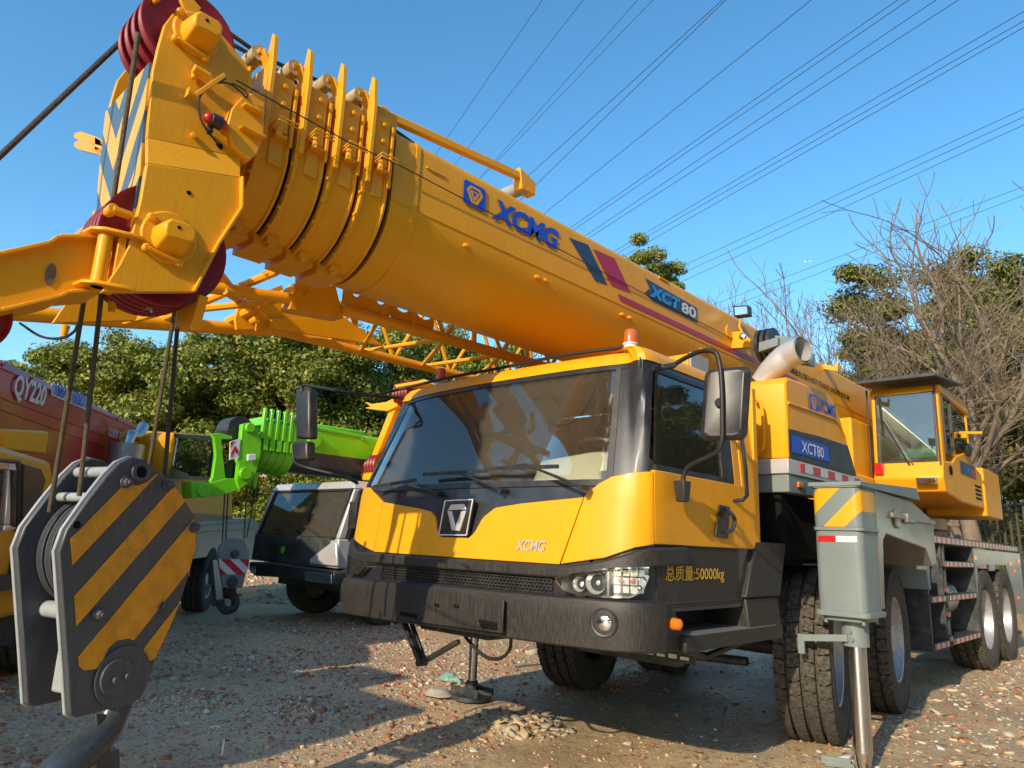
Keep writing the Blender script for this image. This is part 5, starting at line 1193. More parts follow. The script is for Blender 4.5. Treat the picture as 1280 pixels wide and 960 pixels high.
def groundmat():
    m, nt, b = newmat('rubble_dirt'); L = nt.links
    tc = nd(nt, 'ShaderNodeTexCoord'); P = tc.outputs['Object']
    n1 = nd(nt, 'ShaderNodeTexNoise', i_Scale=.55, i_Detail=6, i_Roughness=.6); L.new(P, n1.inputs['Vector'])
    n2 = nd(nt, 'ShaderNodeTexNoise', i_Scale=9, i_Detail=10, i_Roughness=.75); L.new(P, n2.inputs['Vector'])
    base = ramp(nt, [(.25, (.38, .28, .145)), (.5, (.60, .45, .235)), (.8, (.74, .59, .34))]); L.new(n2.outputs[0], base.inputs[0])
    def chips(scale, thr, stops, prev, maskscale, mlo, mhi, off):
        mp = nd(nt, 'ShaderNodeMapping'); mp.inputs['Location'].default_value = (off, off*.7, 0); L.new(P, mp.inputs[0])
        dn = nd(nt, 'ShaderNodeTexNoise', i_Scale=scale*1.3, i_Detail=2); L.new(mp.outputs[0], dn.inputs['Vector'])
        mixv = nd(nt, 'ShaderNodeMix', data_type='VECTOR', i_0=.035); L.new(mp.outputs[0], mixv.inputs[4]); L.new(dn.outputs['Color'], mixv.inputs[5])
        v = nd(nt, 'ShaderNodeTexVoronoi', i_Scale=scale, i_Randomness=1.0); L.new(mixv.outputs[1], v.inputs['Vector'])
        s = nd(nt, 'ShaderNodeSeparateColor'); L.new(v.outputs['Color'], s.inputs[0])
        nm = nd(nt, 'ShaderNodeTexNoise', i_Scale=maskscale, i_Detail=5, i_Roughness=.6); L.new(mp.outputs[0], nm.inputs['Vector'])
        rm = nd(nt, 'ShaderNodeMapRange', i_1=mlo, i_2=mhi, i_3=0, i_4=1); L.new(nm.outputs[0], rm.inputs[0])
        th = nd(nt, 'ShaderNodeMath', operation='MULTIPLY', i_1=thr); L.new(rm.outputs[0], th.inputs[0])
        lt = nd(nt, 'ShaderNodeMath', operation='LESS_THAN'); L.new(s.outputs[0], lt.inputs[0]); L.new(th.outputs[0], lt.inputs[1])
        ds = nd(nt, 'ShaderNodeMath', operation='LESS_THAN', i_1=.42); L.new(v.outputs['Distance'], ds.inputs[0])
        f = nd(nt, 'ShaderNodeMath', operation='MULTIPLY'); L.new(lt.outputs[0], f.inputs[0]); L.new(ds.outputs[0], f.inputs[1])
        cr_ = ramp(nt, stops, 'CONSTANT'); L.new(s.outputs[1], cr_.inputs[0])
        mx = nd(nt, 'ShaderNodeMix', data_type='RGBA'); L.new(f.outputs[0], mx.inputs[0]); L.new(prev, mx.inputs[6]); L.new(cr_.outputs[0], mx.inputs[7]); return mx.outputs[2], f.outputs[0]
    st = [(0, (.38, .13, .07)), (.16, (.45, .26, .15)), (.3, (.36, .34, .28)), (.5, (.5, .46, .37)), (.72, (.33, .11, .06)), (.8, (.25, .23, .19)), (.93, (.65, .6, .52))]
    c1, f1 = chips(22, .8, st, base.outputs[0], .6, .35, .6, 0); c2, f2 = chips(55, .75, st, c1, 1.1, .35, .6, 3.3); c3, f3 = chips(120, .6, st, c2, 2.3, .3, .6, 7.7)
    st_ = ramp(nt, [(.36, (.76, .74, .72)), (.52, (1, 1, 1))]); L.new(n1.outputs[0], st_.inputs[0])
    mm = nd(nt, 'ShaderNodeMix', data_type='RGBA', blend_type='MULTIPLY', i_0=1.0); L.new(c3, mm.inputs[6]); L.new(st_.outputs[0], mm.inputs[7]); L.new(mm.outputs[2], b.inputs['Base Color'])
    if 0: L.new(c3, b.inputs['Base Color']); b.inputs['Roughness'].default_value = .92; b.inputs['Specular IOR Level'].default_value = .2
    a = nd(nt, 'ShaderNodeMath', operation='MULTIPLY_ADD', i_1=.6); L.new(f1, a.inputs[0]); L.new(n2.outputs[0], a.inputs[2])
    a2 = nd(nt, 'ShaderNodeMath', operation='MULTIPLY_ADD', i_1=.3); L.new(f2, a2.inputs[0]); L.new(a.outputs[0], a2.inputs[2])
    bp = nd(nt, 'ShaderNodeBump', i_Strength=.9, i_Distance=.018); L.new(a2.outputs[0], bp.inputs['Height']); L.new(bp.outputs[0], b.inputs['Normal'])
    return m
M['ground'] = groundmat()
g = npmesh('ground', V_, F_, ['ground'], smooth=True); tag(g, kind='structure')
# ================================================================== OTHER CRANES
def lin(root):
    """parts given in world coordinates under a thing that stands at its own base"""
    return root
def sp(mb, q, x, d, m=0): mb.prism([onx(a_, b_, x) for a_, b_ in q], (-d, 0, 0), m)
def fp(mb, q, y, d, m=0): mb.prism([ony(a_, b_, y) for a_, b_ in q], (0, d, 0), m)
# ---- B: silver cab, lime green boom
B = thing('truck_crane', (-10.35, 9, 0), 'truck crane with silver cab and lime green boom parked behind the yellow crane', 'truck crane')
YB_ = 5.9; XB = -9.06
mb = MB()
fr_ = [(318, 668), (420, 672), (420, 712), (311, 703)]
z0, z1 = ony(370, 667, YB_).z, ony(370, 705, YB_).z
xl, xr = -11.62, -9.06
zb_ = 1.27; zt_ = 2.02
mb.loft([[(xl, 5.92, .85), (xr, 5.92, .85), (xr, 7.6, .85), (xl, 7.6, .85)], [(xl, 5.90, zb_), (xr, 5.90, zb_), (xr, 7.6, zb_), (xl, 7.6, zb_)]])
mb.box((xl, 7.4, zb_), (xr, 7.6, zt_))
for x0_, x1_ in ((xl, xl+.10), (xr-.10, xr)): mb.loft([[(x0_, 5.90, zb_), (x1_, 5.90, zb_), (x1_, 6.02, zb_), (x0_, 6.02, zb_)], [(x0_+.03, 6.12, zt_), (x1_-.03, 6.12, zt_), (x1_-.03, 6.24, zt_), (x0_+.03, 6.24, zt_)]])
mb.box((xr-.08, 6.9, zb_), (xr, 7.4, zt_))
mb.loft([[(xl+.02, 6.10, zt_), (xr-.02, 6.10, zt_), (xr-.02, 7.6, zt_), (xl+.02, 7.6, zt_)], [(xl+.1, 6.16, zt_+.12), (xr-.1, 6.16, zt_+.12), (xr-.08, 7.55, zt_+.14), (xl+.1, 7.55, zt_+.14)]])
BC = mb.build('cab', 'silver', B, bevel=.03)
mb = MB(); mb.prism([(xl+.12, 5.93, zb_+.02), (xr-.12, 5.93, zb_+.02), (xr-.15, 6.14, zt_-.02), (xl+.15, 6.14, zt_-.02)], (0, .01, 0)); mb.build('windscreen', 'glass', BC)
mb = MB(); q = [(xl+.10, 5.915, zb_+.0), (xr-.10, 5.915, zb_+.0), (xr-.13, 6.13, zt_), (xl+.13, 6.13, zt_)]
for i in range(4): mb.beam(q[i], q[(i+1) % 4], .05, .03, up=(0, 1, 0))
mb.build('windscreen_frame', 'black', BC)
mb = MB(); mb.prism([(xr-.01, 6.10, zb_+.03), (xr-.01, 6.25, zt_-.05), (xr-.01, 6.85, zt_-.05), (xr-.01, 6.85, zb_+.03)], (-.01, 0, 0)); mb.build('side_window', 'glass', BC)
mb = MB(); q = [(xr+.004, 6.06, zb_+.0), (xr+.004, 6.22, zt_-.02), (xr+.004, 6.88, zt_-.02), (xr+.004, 6.88, zb_+.0)]
for i in range(4): mb.beam(q[i], q[(i+1) % 4], .04, .02, up=(1, 0, 0))
mb.build('window_seal', 'black', BC)
mb = MB(); mb.box((xl+.1, 7.3, zb_), (xr-.1, 7.38, zt_)); mb.box((xl+.1, 6.1, zb_-.1), (xr-.1, 6.5, zb_+.04)); mb.build('interior_trim', 'brown', BC)
mb = MB()
for x in (-11.0, -9.7): mb.box((x-.25, 6.8, zb_), (x+.25, 7.1, zb_+.42))
mb.build('driver_seat', 'redpaint', BC, bevel=.04)
mb = MB(); fp(mb, [(319, 668), (413, 673), (408, 688), (388, 697), (386, 705), (314, 699)], 5.88, .03); FG = mb.build('front_grille', 'dgrey', B, bevel=.01)
mb = MB()
for k in range(4):
    for s_ in (-1, 1): mb.beam(ony(354+s_*6, 681+k*5, 5.875), ony(354+s_*20, 680+k*5+s_*.8, 5.875), .03, .03)
mb.build('grille_slat', 'black', FG)
mb = MB(); c_ = ony(354, 687, 5.87); mb.cyl(c_, c_-Vector((0, .012, 0)), .055, seg=16); mb.build('badge', 'green', FG)
mb = MB(); fp(mb, [(311, 702), (340, 703), (417, 714), (418, 732), (352, 722), (318, 720), (311, 714)], 5.80, .35); fp(mb, [(418, 714), (447, 706), (447, 735), (418, 732)], 6.0, .3); BB = mb.build('bumper', 'black', B, bevel=.03)
mb = MB(); fp(mb, [(380, 714), (414, 718), (414, 730), (381, 726)], 5.79, .01); fp(mb, [(313, 708), (319, 708), (319, 717), (313, 716)], 5.79, .01); mb.build('headlight', 'chrome', BB, bevel=.01)
mb = MB(); fp(mb, [(387, 698), (412, 679), (420, 678), (421, 708), (386, 705)], 5.87, .05); mb.build('corner_panel', 'silver', BC, bevel=.02)
for (a_, b_, c_) in (((349, 668), (338, 654), (343, 668)), ((372, 668), (358, 655), (368, 669)), ((400, 671), (383, 659), (396, 671))):
    mb = MB(); mb.tube([ony(*a_, 5.90), ony(*b_, 5.93)], .014, 6); mb.tube([ony(b_[0]-5, b_[1]-3, 5.94), ony(b_[0]+12, b_[1]+8, 5.93)], .012, 6); mb.build('wiper', 'black', BC)
mb = MB(); a_ = Vector((xr+.18, 6.0, 1.62)); mb.box(a_-Vector((.09, .03, .19)), a_+Vector((.09, .03, .19))); mb.tube([a_+Vector((0, 0, .19)), a_+Vector((-.05, .1, .36)), a_+Vector((-.22, .2, .36))], .014, 6); mb.build('mirror', 'black', B, bevel=.02)
text('cab_lettering', '总质', (xr+.006, 6.35, .98), (0, 1, 0), (0, 0, 1), .32, .13, 'ink', BC, off=.01)
mb = MB(); mb.box((-11.2, 6.2, .5), (-9.5, 16, .95)); mb.box((-11.5, 8, 1.0), (-9.1, 16, 1.3)); mb.build('chassis_frame', 'dgrey', B)
mb = MB(); mb.box((-11.6, 13.9, 1.32), (-9.1, 16.6, 2.38)); mb.build('counterweight', 'silver', B, bevel=.03)  # rear bulk here and below added so the crane copies cast wider shade
mb = MB(); mb.box((-11.2, 11.2, 1.32), (-10.8, 14, 2.6)); mb.box((-9.9, 11.2, 1.32), (-9.4, 14, 2.5)); mb.build('turntable', 'green', B, bevel=.03)
BL = Vector(B.location)
wsrc = w1
for x, y in ((-9.35, 7.0), (-11.3, 7.0), (-9.35, 8.6), (-9.35, 12.2), (-9.35, 13.6), (-11.3, 8.6)):
    o = copy_tree(w0 if y < 9 else w1, B); o.location = Vector((x, y, .5))-BL; o.rotation_euler = (R(23*y), 0, 0 if x > -10 else PI); o.scale = (.85, .8, .8)
# green boom
xg = -9.95
a_ = onx(383, 532, xg); b_ = onx(383, 590, xg); m_ = onx(383, 566, xg)
yg, zt_g, zm_g, zb_g = a_.y-.35, a_.z, m_.z, b_.z
mb = MB(); rr_ = (zt_g-zb_g)/2
def gr(y, k=1): return [(xg-.42+dx*k, y, z) for dx, z in ((.42, zt_g-.04), (.38, zt_g), (-.38, zt_g), (-.42, zt_g-.04), (-.42, zm_g), (-.38, zm_g-.12), (-.2, zb_g+.03), (0, zb_g), (.2, zb_g+.03), (.38, zm_g-.12), (.42, zm_g))]
mb.loft([gr(yg), gr(16)]); GB = mb.build('boom', 'green', B, smooth=40)
mb = MB(); mb.loft([[(xg-.42+dx, y, z) for dx, z in ((.424, zm_g+.02), (.424, zm_g), (.38, zm_g-.125), (.2, zb_g+.025), (0, zb_g-.005), (-.2, zb_g+.025), (-.2, zb_g+.05), (.2, zb_g+.05), (.36, zm_g-.1), (.36, zm_g+.02))] for y in (yg+.1, 16)]); mb.build('boom_belly', 'black', GB, smooth=40)
for k in range(5):
    px = 327+k*8.6; p = onx(px, 530, xg); y_ = p.y; sc = 1-.03*(4-k)
    mb = MB(); mb.loft([[(xg-.42+math.cos(t)*.44*sc, y_, (zt_g+zb_g)/2-.05+math.sin(t)*(rr_+.03)*sc) for t in np.linspace(0, 2*PI, 25)[:-1]], [(xg-.42+math.cos(t)*.44*sc, y_+.16, (zt_g+zb_g)/2-.05+math.sin(t)*(rr_+.03)*sc) for t in np.linspace(0, 2*PI, 25)[:-1]]])
    mb.box((xg-.02, y_, zt_g-.3), (xg+.05, y_+.05, zt_g+.16)); mb.box((xg-.8, y_, zt_g-.1), (xg+.0, y_+.05, zt_g+.03)); mb.box((xg, y_+.05, zm_g-.05), (xg+.04, y_+.13, zt_g-.05)); mb.build('boom_collar', 'green', GB, bevel=.01)
mb = MB()
sp(mb, [(303, 530), (312, 528), (322, 538), (327, 552), (326, 566), (322, 585), (316, 600), (300, 612), (296, 602), (299, 575)], xg+.05, .10)
sp(mb, [(303, 530), (312, 528), (322, 538), (327, 552), (326, 566), (322, 585), (316, 600), (300, 612), (296, 602), (299, 575)], xg-.7, .10)
sp(mb, [(239, 601), (262, 604), (283, 598), (296, 598), (300, 612), (285, 617), (262, 621), (240, 623)], xg+.0, .35)
sp(mb, [(264, 542), (274, 541), (290, 545), (291, 549), (277, 549), (279, 572), (282, 598), (290, 604), (262, 604), (266, 596), (270, 570), (268, 548)], xg-.02, .08)
sp(mb, [(318, 592), (324, 590), (322, 604), (319, 612), (316, 606)], xg, .08)
c_ = onx(311, 535, xg+.05); mb.cyl(c_, c_+Vector((.07, 0, 0)), .07, seg=12); c_ = onx(305, 592, xg+.05); mb.cyl(c_, c_+Vector((.07, 0, 0)), .09, seg=14); c_ = onx(255, 613, xg); mb.cyl(c_, c_+Vector((.05, 0, 0)), .10, seg=16)
c_ = onx(391, 551, xg); mb.cyl(c_, c_+Vector((.08, 0, 0)), .11, seg=16)
mb.tube([onx(368, 524, xg), onx(400, 536, xg), onx(450, 545, xg), onx(453, 550, xg)], .035, 6); mb.tube([onx(383, 530, xg-.2), onx(455, 541, xg-.2)], .03, 6)
GH = mb.build('boom_head', 'green', B, bevel=.008)
mb = MB(); c_ = onx(301, 536, xg-.1); mb.cyl(c_, c_-Vector((.4, 0, 0)), .19, seg=28); c_ = onx(289, 590, xg-.1); mb.cyl(c_, c_-Vector((.4, 0, 0)), .15, seg=28); mb.build('sheave', 'black', GH)
mb = MB(); sp(mb, [(288, 552), (300, 548), (299, 572), (287, 575)], xg+.06, .02); sg = mb.build('chevron_sign', 'white', GH)
mb = MB(); sp(mb, [(289, 566), (294, 557), (298, 564), (298, 570), (294, 563), (289, 572)], xg+.066, .004); sp(mb, [(288, 553), (293, 551), (288, 560)], xg+.066, .004); mb.build('red_chevron', 'redlens', sg)
mb = MB(); sp(mb, [(310, 568), (320, 567), (320, 575), (310, 576)], xg+.12, .05); mb.build('junction_box', 'white', GH, bevel=.008)
for p_, q_ in (((281, 617), (278, 676)), ((285, 617), (282, 676)), ((309, 606), (305, 674)), ((323, 598), (308, 672))):
    mb = MB(); mb.tube([onx(*p_, xg-.2), onx(*q_, xg-.2)], .012, 6); mb.build('wire_rope', 'rope', B)
HB2 = thing('hook_block', (onx(292, 735, xg).x, onx(292, 735, xg).y, .3), 'small grey hook block with red and white striped plate hanging under the green boom', 'hook block')
mb = MB(); q = [(280, 676), (288, 672), (305, 674), (312, 690), (312, 702), (303, 735), (279, 735), (273, 700), (274, 684)]; sp(mb, q, xg, .05); sp(mb, q, xg-.25, .05); CK = mb.build('cheek_plate', 'grey', HB2, bevel=.01)
mb = MB(); sp(mb, [(273.5, 699), (312, 699), (308, 718), (276, 718)], xg+.008, .004); mb.build('warning_plate', 'stripered', CK)
mb = MB(); c_ = onx(293, 692, xg); mb.cyl(c_, c_+Vector((.03, 0, 0)), .06, seg=14); c_ = onx(290, 727, xg); mb.cyl(c_, c_+Vector((.03, 0, 0)), .08, seg=16); mb.build('bolt', 'dgrey', CK, bevel=.01)
mb = MB(); mb.tube(catmull([onx(290, 735, xg-.15), onx(290, 742, xg-.15), onx(294, 750, xg-.15), onx(292, 760, xg-.15), onx(282, 763, xg-.15), onx(276, 757, xg-.15), onx(275, 750, xg-.15)], 5), .06, 10); mb.build('hook', 'dgrey', HB2, smooth=60)
# ---- A: red boom, yellow cabs
OA = onz(258, 765, 0); AD = Vector((-.80380163, .59489742, 0)); NA = Vector((-.59489742, -.80380163, 0))
A = thing('truck_crane', (OA.x+NA.x*1.2, OA.y+NA.y*1.2, 0), 'truck crane with long red boom and yellow cabs behind the big hook block', 'truck crane')
def ap(mb, q, k, d, m=0): mb.prism([onp(a_, b_, OA+NA*k, NA) for a_, b_ in q], NA*d, m)
def at(px, py, k): return onp(px, py, OA+NA*k, NA)
def beam_box(name, q, k, d, m, parent, bevel=.02):
    mb = MB(); ap(mb, q, k, d); return mb.build(name, m, parent, bevel=bevel)
RB = beam_box('boom', [(-140, 380), (0, 443), (190, 536), (218, 553), (216, 610), (180, 640), (60, 650), (-140, 640)], .9, 1.0, 'redpaint', A, .12)
mb = MB()
for y0_, y1_ in ((458, 545), (497, 566), (512, 580)): mb.tube([at(-20, y0_-8, .895), at(190, y1_, .895)], .008, 5)
for k in range(6): c_ = at(2+k*36, 455+k*17, .895); mb.cyl(c_, c_-NA*.02, .025, seg=8)
mb.build('boom_seam', 'redpaint', RB)
def atext(s, q0, q1, h, m, parent, name, k=.88, off=.02, shear=0):
    a_ = at(*q0, k); b_ = at(*q1, k); U = (b_-a_); w_ = U.length; U.normalize(); N_ = -NA; V = N_.cross(U); return text(name, s, a_, U, V, w_, h, m, parent, off=off, shear=shear)
atext('QY220', (15, 499), (54, 513), .26, 'white', RB, 'model_lettering', off=.03)
mb = MB(); ap(mb, [(65, 478), (109, 497), (108, 513), (64, 494)], .885, .005); sgn = mb.build('phone_sign', 'white', RB)
atext('1864 18001', (67, 493), (107, 511), .16, 'blue', sgn, 'phone_lettering', k=.87)
atext('起重臂下 严禁站人', (135, 545), (166, 556), .12, 'white', RB, 'warning_lettering', k=.88, off=.0)
beam_box('counter_box', [(4, 536), (58, 539), (62, 541), (58, 568), (2, 562)], .5, .3, 'yellow', A)
AC = beam_box('cab', [(-60, 545), (0, 556), (66, 577), (68, 600), (58, 640), (62, 760), (0, 775), (-60, 780)], .1, 1.6, 'yellow', A, .05)
mb = MB(); ap(mb, [(-20, 574), (24, 578), (28, 590), (24, 660), (-20, 668)], .085, .01); mb.build('side_window', 'gglass', AC)
mb = MB(); ap(mb, [(-20, 571), (26, 575), (31, 584), (27, 664), (40, 690), (20, 720), (14, 716), (22, 668), (24, 590), (22, 580), (-20, 576)], .075, .02); ap(mb, [(30, 580), (52, 586), (58, 600), (44, 650), (28, 655)], .06, .12); mb.build('window_frame', 'black', AC, bevel=.01)
mb = MB(); ap(mb, [(-60, 726), (62, 714), (64, 730), (-60, 748)], .02, .2); ap(mb, [(-60, 744), (62, 728), (62, 800), (-60, 815)], .3, 1); mb.build('side_step', 'dgrey', AC)
mb = MB(); a_ = at(154, 586, .6); mb.cyl(a_-Vector((0, 0, .1)), a_+Vector((0, 0, .32)), .21, seg=28); MF = mb.build('muffler', 'perf', A, smooth=40)
mb = MB(); mb.tube(catmull([a_+Vector((0, 0, .3)), a_+Vector((0, 0, .45))+AD*.1, at(172, 545, .6), at(180, 532, .6)], 5), .07, 12); mb.tube(catmull([at(180, 560, .6), at(190, 545, .6), at(197, 552, .6), at(196, 568, .6)], 5), .06, 10); mb.build('exhaust_pipe', 'steel', MF, smooth=60)
OCA = beam_box('operator_cab', [(222, 541), (272, 545), (268, 600), (290, 604), (292, 660), (218, 658), (212, 600), (217, 548)], .2, 1.3, 'yellow', A, .05)
mb = MB(); ap(mb, [(223, 547), (269, 550), (264, 596), (215, 594)], .17, .02); mb.build('windscreen', 'gglass', OCA)
mb = MB(); ap(mb, [(220, 542), (273, 546), (266, 600), (212, 598), (213, 594), (262, 596), (269, 551), (221, 547)], .15, .03); ap(mb, [(216, 585), (235, 592), (236, 596), (214, 597)], .14, .03); ap(mb, [(214, 640), (290, 645), (290, 652), (214, 650)], .13, .06); mb.build('window_frame', 'black', OCA)
mb = MB(); ap(mb, [(240, 652), (318, 648), (326, 660), (320, 700), (268, 695), (236, 700)], .1, 1.8); ap(mb, [(244, 658), (316, 652), (316, 660), (244, 666)], .05, .1); ap(mb, [(60, 690), (240, 660), (240, 740), (60, 770)], .4, 1.4); CA = mb.build('chassis_frame', 'grey', A, bevel=.01)
mb = MB(); ap(mb, [(266, 700), (275, 700), (280, 765), (272, 765)], .05, .1); mb.build('outrigger_leg', 'grey', CA)
mb = MB(); ap(mb, [(231, 704), (238, 704), (237, 720), (230, 720)], .02, .02); mb.build('red_reflector', 'redlens', CA)
AL = Vector(A.location); angA = math.atan2(AD.y, AD.x)
for px, py, k, s_ in ((250, 722, .25, .92), (282, 722, .25, .85), (40, 790, .4, .9), (150, 765, .4, .9)):
    o = copy_tree(w0, A); c_ = at(px, py, k); o.location = c_-AL; o.rotation_euler = (R(px), 0, angA-PI/2+0); o.scale = (.85, s_*.9, s_*.9)
    o.location.z = .50
# ---- C: boom head of another yellow crane behind the cab
Yc = 7.0
CC = thing('truck_crane', (-8.2, 9.5, 0), 'yellow crane mostly hidden behind the main cab, only its boom tip with red sheaves showing', 'truck crane')
mb = MB(); fp(mb, [(499, 478), (530, 474), (560, 490), (540, 640), (452, 640), (450, 596), (459, 588), (490, 515), (492, 500)], Yc+.1, .15); fp(mb, [(492, 481), (527, 475), (529, 478), (495, 485)], Yc-.25, .3); fp(mb, [(490, 503), (496, 506), (463, 590), (456, 590)], Yc-.05, .15)
fp(mb, [(455, 502), (463, 505), (483, 502), (494, 496), (496, 508), (484, 514), (465, 512), (455, 510), (462, 508)], Yc-.1, .12); fp(mb, [(447, 573), (462, 575), (462, 580), (447, 580)], Yc-.1, .12); fp(mb, [(450, 590), (466, 588), (464, 600), (452, 600)], Yc-.1, .2)
CH2 = mb.build('boom_head', 'yellow', CC, bevel=.015)
mb = MB(); mb.box((-9.1, 7.3, 1.9), (-7.9, 15, 2.75)); mb.build('boom', 'yellow', CC, bevel=.05)
mb = MB(); mb.box((-9.3, 8, .6), (-7.7, 15, 1.3)); mb.build('chassis_frame', 'dgrey', CC)
for px, py, r_ in ((510, 492, .22), (469, 582, .20)):
    c_ = ony(px, py, Yc)
    for k in range(5):
        mb = MB(); mb.lathe([(r_*.5, -.03), (r_, -.03), (r_*.9, 0), (r_, .03), (r_*.5, .03)], c_+Vector((-.16+.08*k, .04, -.0)), (1, 0, 0), 32, cap=True); mb.build('sheave', 'red', CH2)
for y in (8.7, 10.2, 13.2):
    for x in (-9.2, -7.8): o = copy_tree(w1, CC); o.location = Vector((x, y, .55))-Vector(CC.location); o.scale = (.85, .85, .85); o.rotation_euler = (0, 0, 0 if x > -8.5 else PI)

# ================================================================== VEGETATION
def leafmat(name, c0, c1, c2):
    m, nt, b = newmat(name); L = nt.links; g_ = nd(nt, 'ShaderNodeNewGeometry'); r_ = ramp(nt, [(0, c0), (.5, c1), (1, c2)]); L.new(g_.outputs['Random Per Island'], r_.inputs[0]); L.new(r_.outputs[0], b.inputs['Base Color'])
    b.inputs['Roughness'].default_value = .5
    tr = nd(nt, 'ShaderNodeBsdfTranslucent'); L.new(r_.outputs[0], tr.inputs[0]); mx = nd(nt, 'ShaderNodeMixShader', i_0=.25); L.new(b.outputs[0], mx.inputs[1]); L.new(tr.outputs[0], mx.inputs[2]); L.new(mx.outputs[0], nt.nodes['Material Output'].inputs[0]); return m
M['leaf'] = leafmat('camphor_leaves', (.06, .095, .008), (.17, .205, .018), (.36, .34, .04))
M['leaf2'] = leafmat('dry_olive_leaves', (.06, .085, .012), (.15, .165, .025), (.28, .25, .05))
M['bark'] = mat('bark', (.13, .10, .07), .9, dirt=(.05, .04, .03), damt=.5, dscale=8, bump=.8, bscale=25, var=.2)
M['twig'] = mat('bare_twig', (.20, .15, .105), .85, dscale=5, var=.25)
def crown_mesh(name, H, Rr, seed, nclump=190, per=620, leaf=.078, m='leaf', base=.12):
    r_ = np.random.default_rng(seed); cs = []
    lob = [(r_.uniform(-.38, .38)*Rr, r_.uniform(-.38, .38)*Rr, H*(base+(1-base)*r_.uniform(.25, .78)), Rr*r_.uniform(.42, .65), H*r_.uniform(.16, .26)) for _ in range(9)]
    lob += [(0, 0, H*.70, Rr*.72, H*.27)]*3; lob.append((0, 0, H*.42, Rr*.85, H*.28))
    while len(cs) < nclump:
        lx, ly_, lz__, lr, lh = lob[r_.integers(len(lob))]
        if len(cs) > 4000: break
        d = r_.normal(size=3); d /= np.linalg.norm(d); q = r_.uniform(.72, 1.02)
        if math.hypot(lx+d[0]*lr*q, ly_+d[1]*lr*q) > Rr*.92: continue
        cs.append((lx+d[0]*lr*q, ly_+d[1]*lr*q, lz__+d[2]*lh*q, r_.uniform(.09, .19)*Rr))
    Vs = []
    for cx_, cy_, cz_, cr_ in cs:
        d = r_.normal(size=(per, 3)); d /= np.linalg.norm(d, axis=1)[:, None]; rad = cr_*r_.uniform(.35, 1.1, size=(per, 1))
        c = np.array([cx_, cy_, cz_])+d*rad*np.array([1.1, 1.1, .75])
        n_ = d+r_.normal(size=(per, 3))*.55+np.array([0, 0, .35]); n_ /= np.linalg.norm(n_, axis=1)[:, None]
        a = np.cross(n_, r_.normal(size=(per, 3))); a /= np.linalg.norm(a, axis=1)[:, None]; b = np.cross(n_, a)
        s = leaf*r_.uniform(.55, 1.3, size=(per, 1)); Vs.append(np.stack([c-a*s, c-b*s*.5, c+a*s, c+b*s*.5], 1).reshape(-1, 3))
    V = np.concatenate(Vs); V[:, 2] *= H/V[:, 2].max(); F = np.arange(len(V)).reshape(-1, 4); return npmesh(name, V, F, [m])
def branchy(H, r0, seed, depth=4, spread=.5, trunk=.3, seg=5, nsplit=(2, 4), minr=.006, up=.25, shrink=.72):
    """recursive limbs, returned as a mesh builder"""
    rr = random.Random(seed); mb = MB()
    def go(p, d, L_, r, dep):
        n = 4; pts = [p]; q = Vector(p); dd = Vector(d)
        for _ in range(n):
            dd = (dd+Vector((rr.uniform(-1, 1), rr.uniform(-1, 1), rr.uniform(-.4, .9)))*(.14+.035*(depth-dep))).normalized(); q = q+dd*L_/n; pts.append(Vector(q))
        r1 = max(r*.62, minr); mb.tube(pts, [r+(r1-r)*i/n for i in range(n+1)], seg if r > .03 else 4 if r > .012 else 3, cap=False)
        if dep == 0: return
        k = rr.randint(*nsplit)
        for i in range(k):
            t = (rr.choice((1, 2, 3, 4)) if dep < depth-1 else rr.choice((3, 4))) if i else 4; base = pts[t]; ang = rr.uniform(0, 2*PI); u, v, _ = frame(dd)
            nd_ = (dd+(u*math.cos(ang)+v*math.sin(ang))*spread*rr.uniform(.6, 1.4)+Vector((0, 0, up))).normalized()
            go(base, nd_, L_*shrink*rr.uniform(.75, 1.15), r1*rr.uniform(.7, .95), dep-1)
    go(Vector((0, 0, -.1)), Vector((rr.uniform(-.06, .06), rr.uniform(-.06, .06), 1)), H*trunk, r0, depth); return mb
def leader_tree(H, r0, seed, depth=13, lat=.55, jit=.16, minr=.006):
    """winter tree: leaders that carry on upwards, side limbs that fork off and taper"""
    rr = random.Random(seed); mb = MB()
    def go(p, d, L_, r, dep):
        pts = [p]; q = Vector(p); dd = Vector(d)
        for _ in range(3):
            dd = (dd+Vector((rr.uniform(-1, 1), rr.uniform(-1, 1), rr.uniform(-.5, .8)))*jit).normalized(); q = q+dd*L_/3; pts.append(Vector(q))
        r1 = max(r*.80, minr); mb.tube(pts, [r+(r1-r)*i/3 for i in range(4)], 7 if r > .05 else 4 if r > .015 else 3, cap=False)
        if dep <= 0: return
        u, v, _ = frame(dd); a0 = rr.uniform(0, 2*PI)
        go(q, (dd+(u*math.cos(a0+PI)+v*math.sin(a0+PI))*.16+Vector((0, 0, .07))).normalized(), L_*rr.uniform(.84, .95), r1, dep-1)
        for i in range(1 if rr.random() < .55 else 2):
            a_ = a0+i*2.2+rr.uniform(-.4, .4); nd_ = (dd+(u*math.cos(a_)+v*math.sin(a_))*lat*rr.uniform(.8, 1.5)+Vector((0, 0, .08))).normalized()
            go(q, nd_, L_*rr.uniform(.6, .88), max(r1*rr.uniform(.45, .7), minr), dep-2)
    go(Vector((0, 0, -.1)), Vector((rr.uniform(-.05, .05), rr.uniform(-.05, .05), 1)), H*.19, r0, depth); return mb
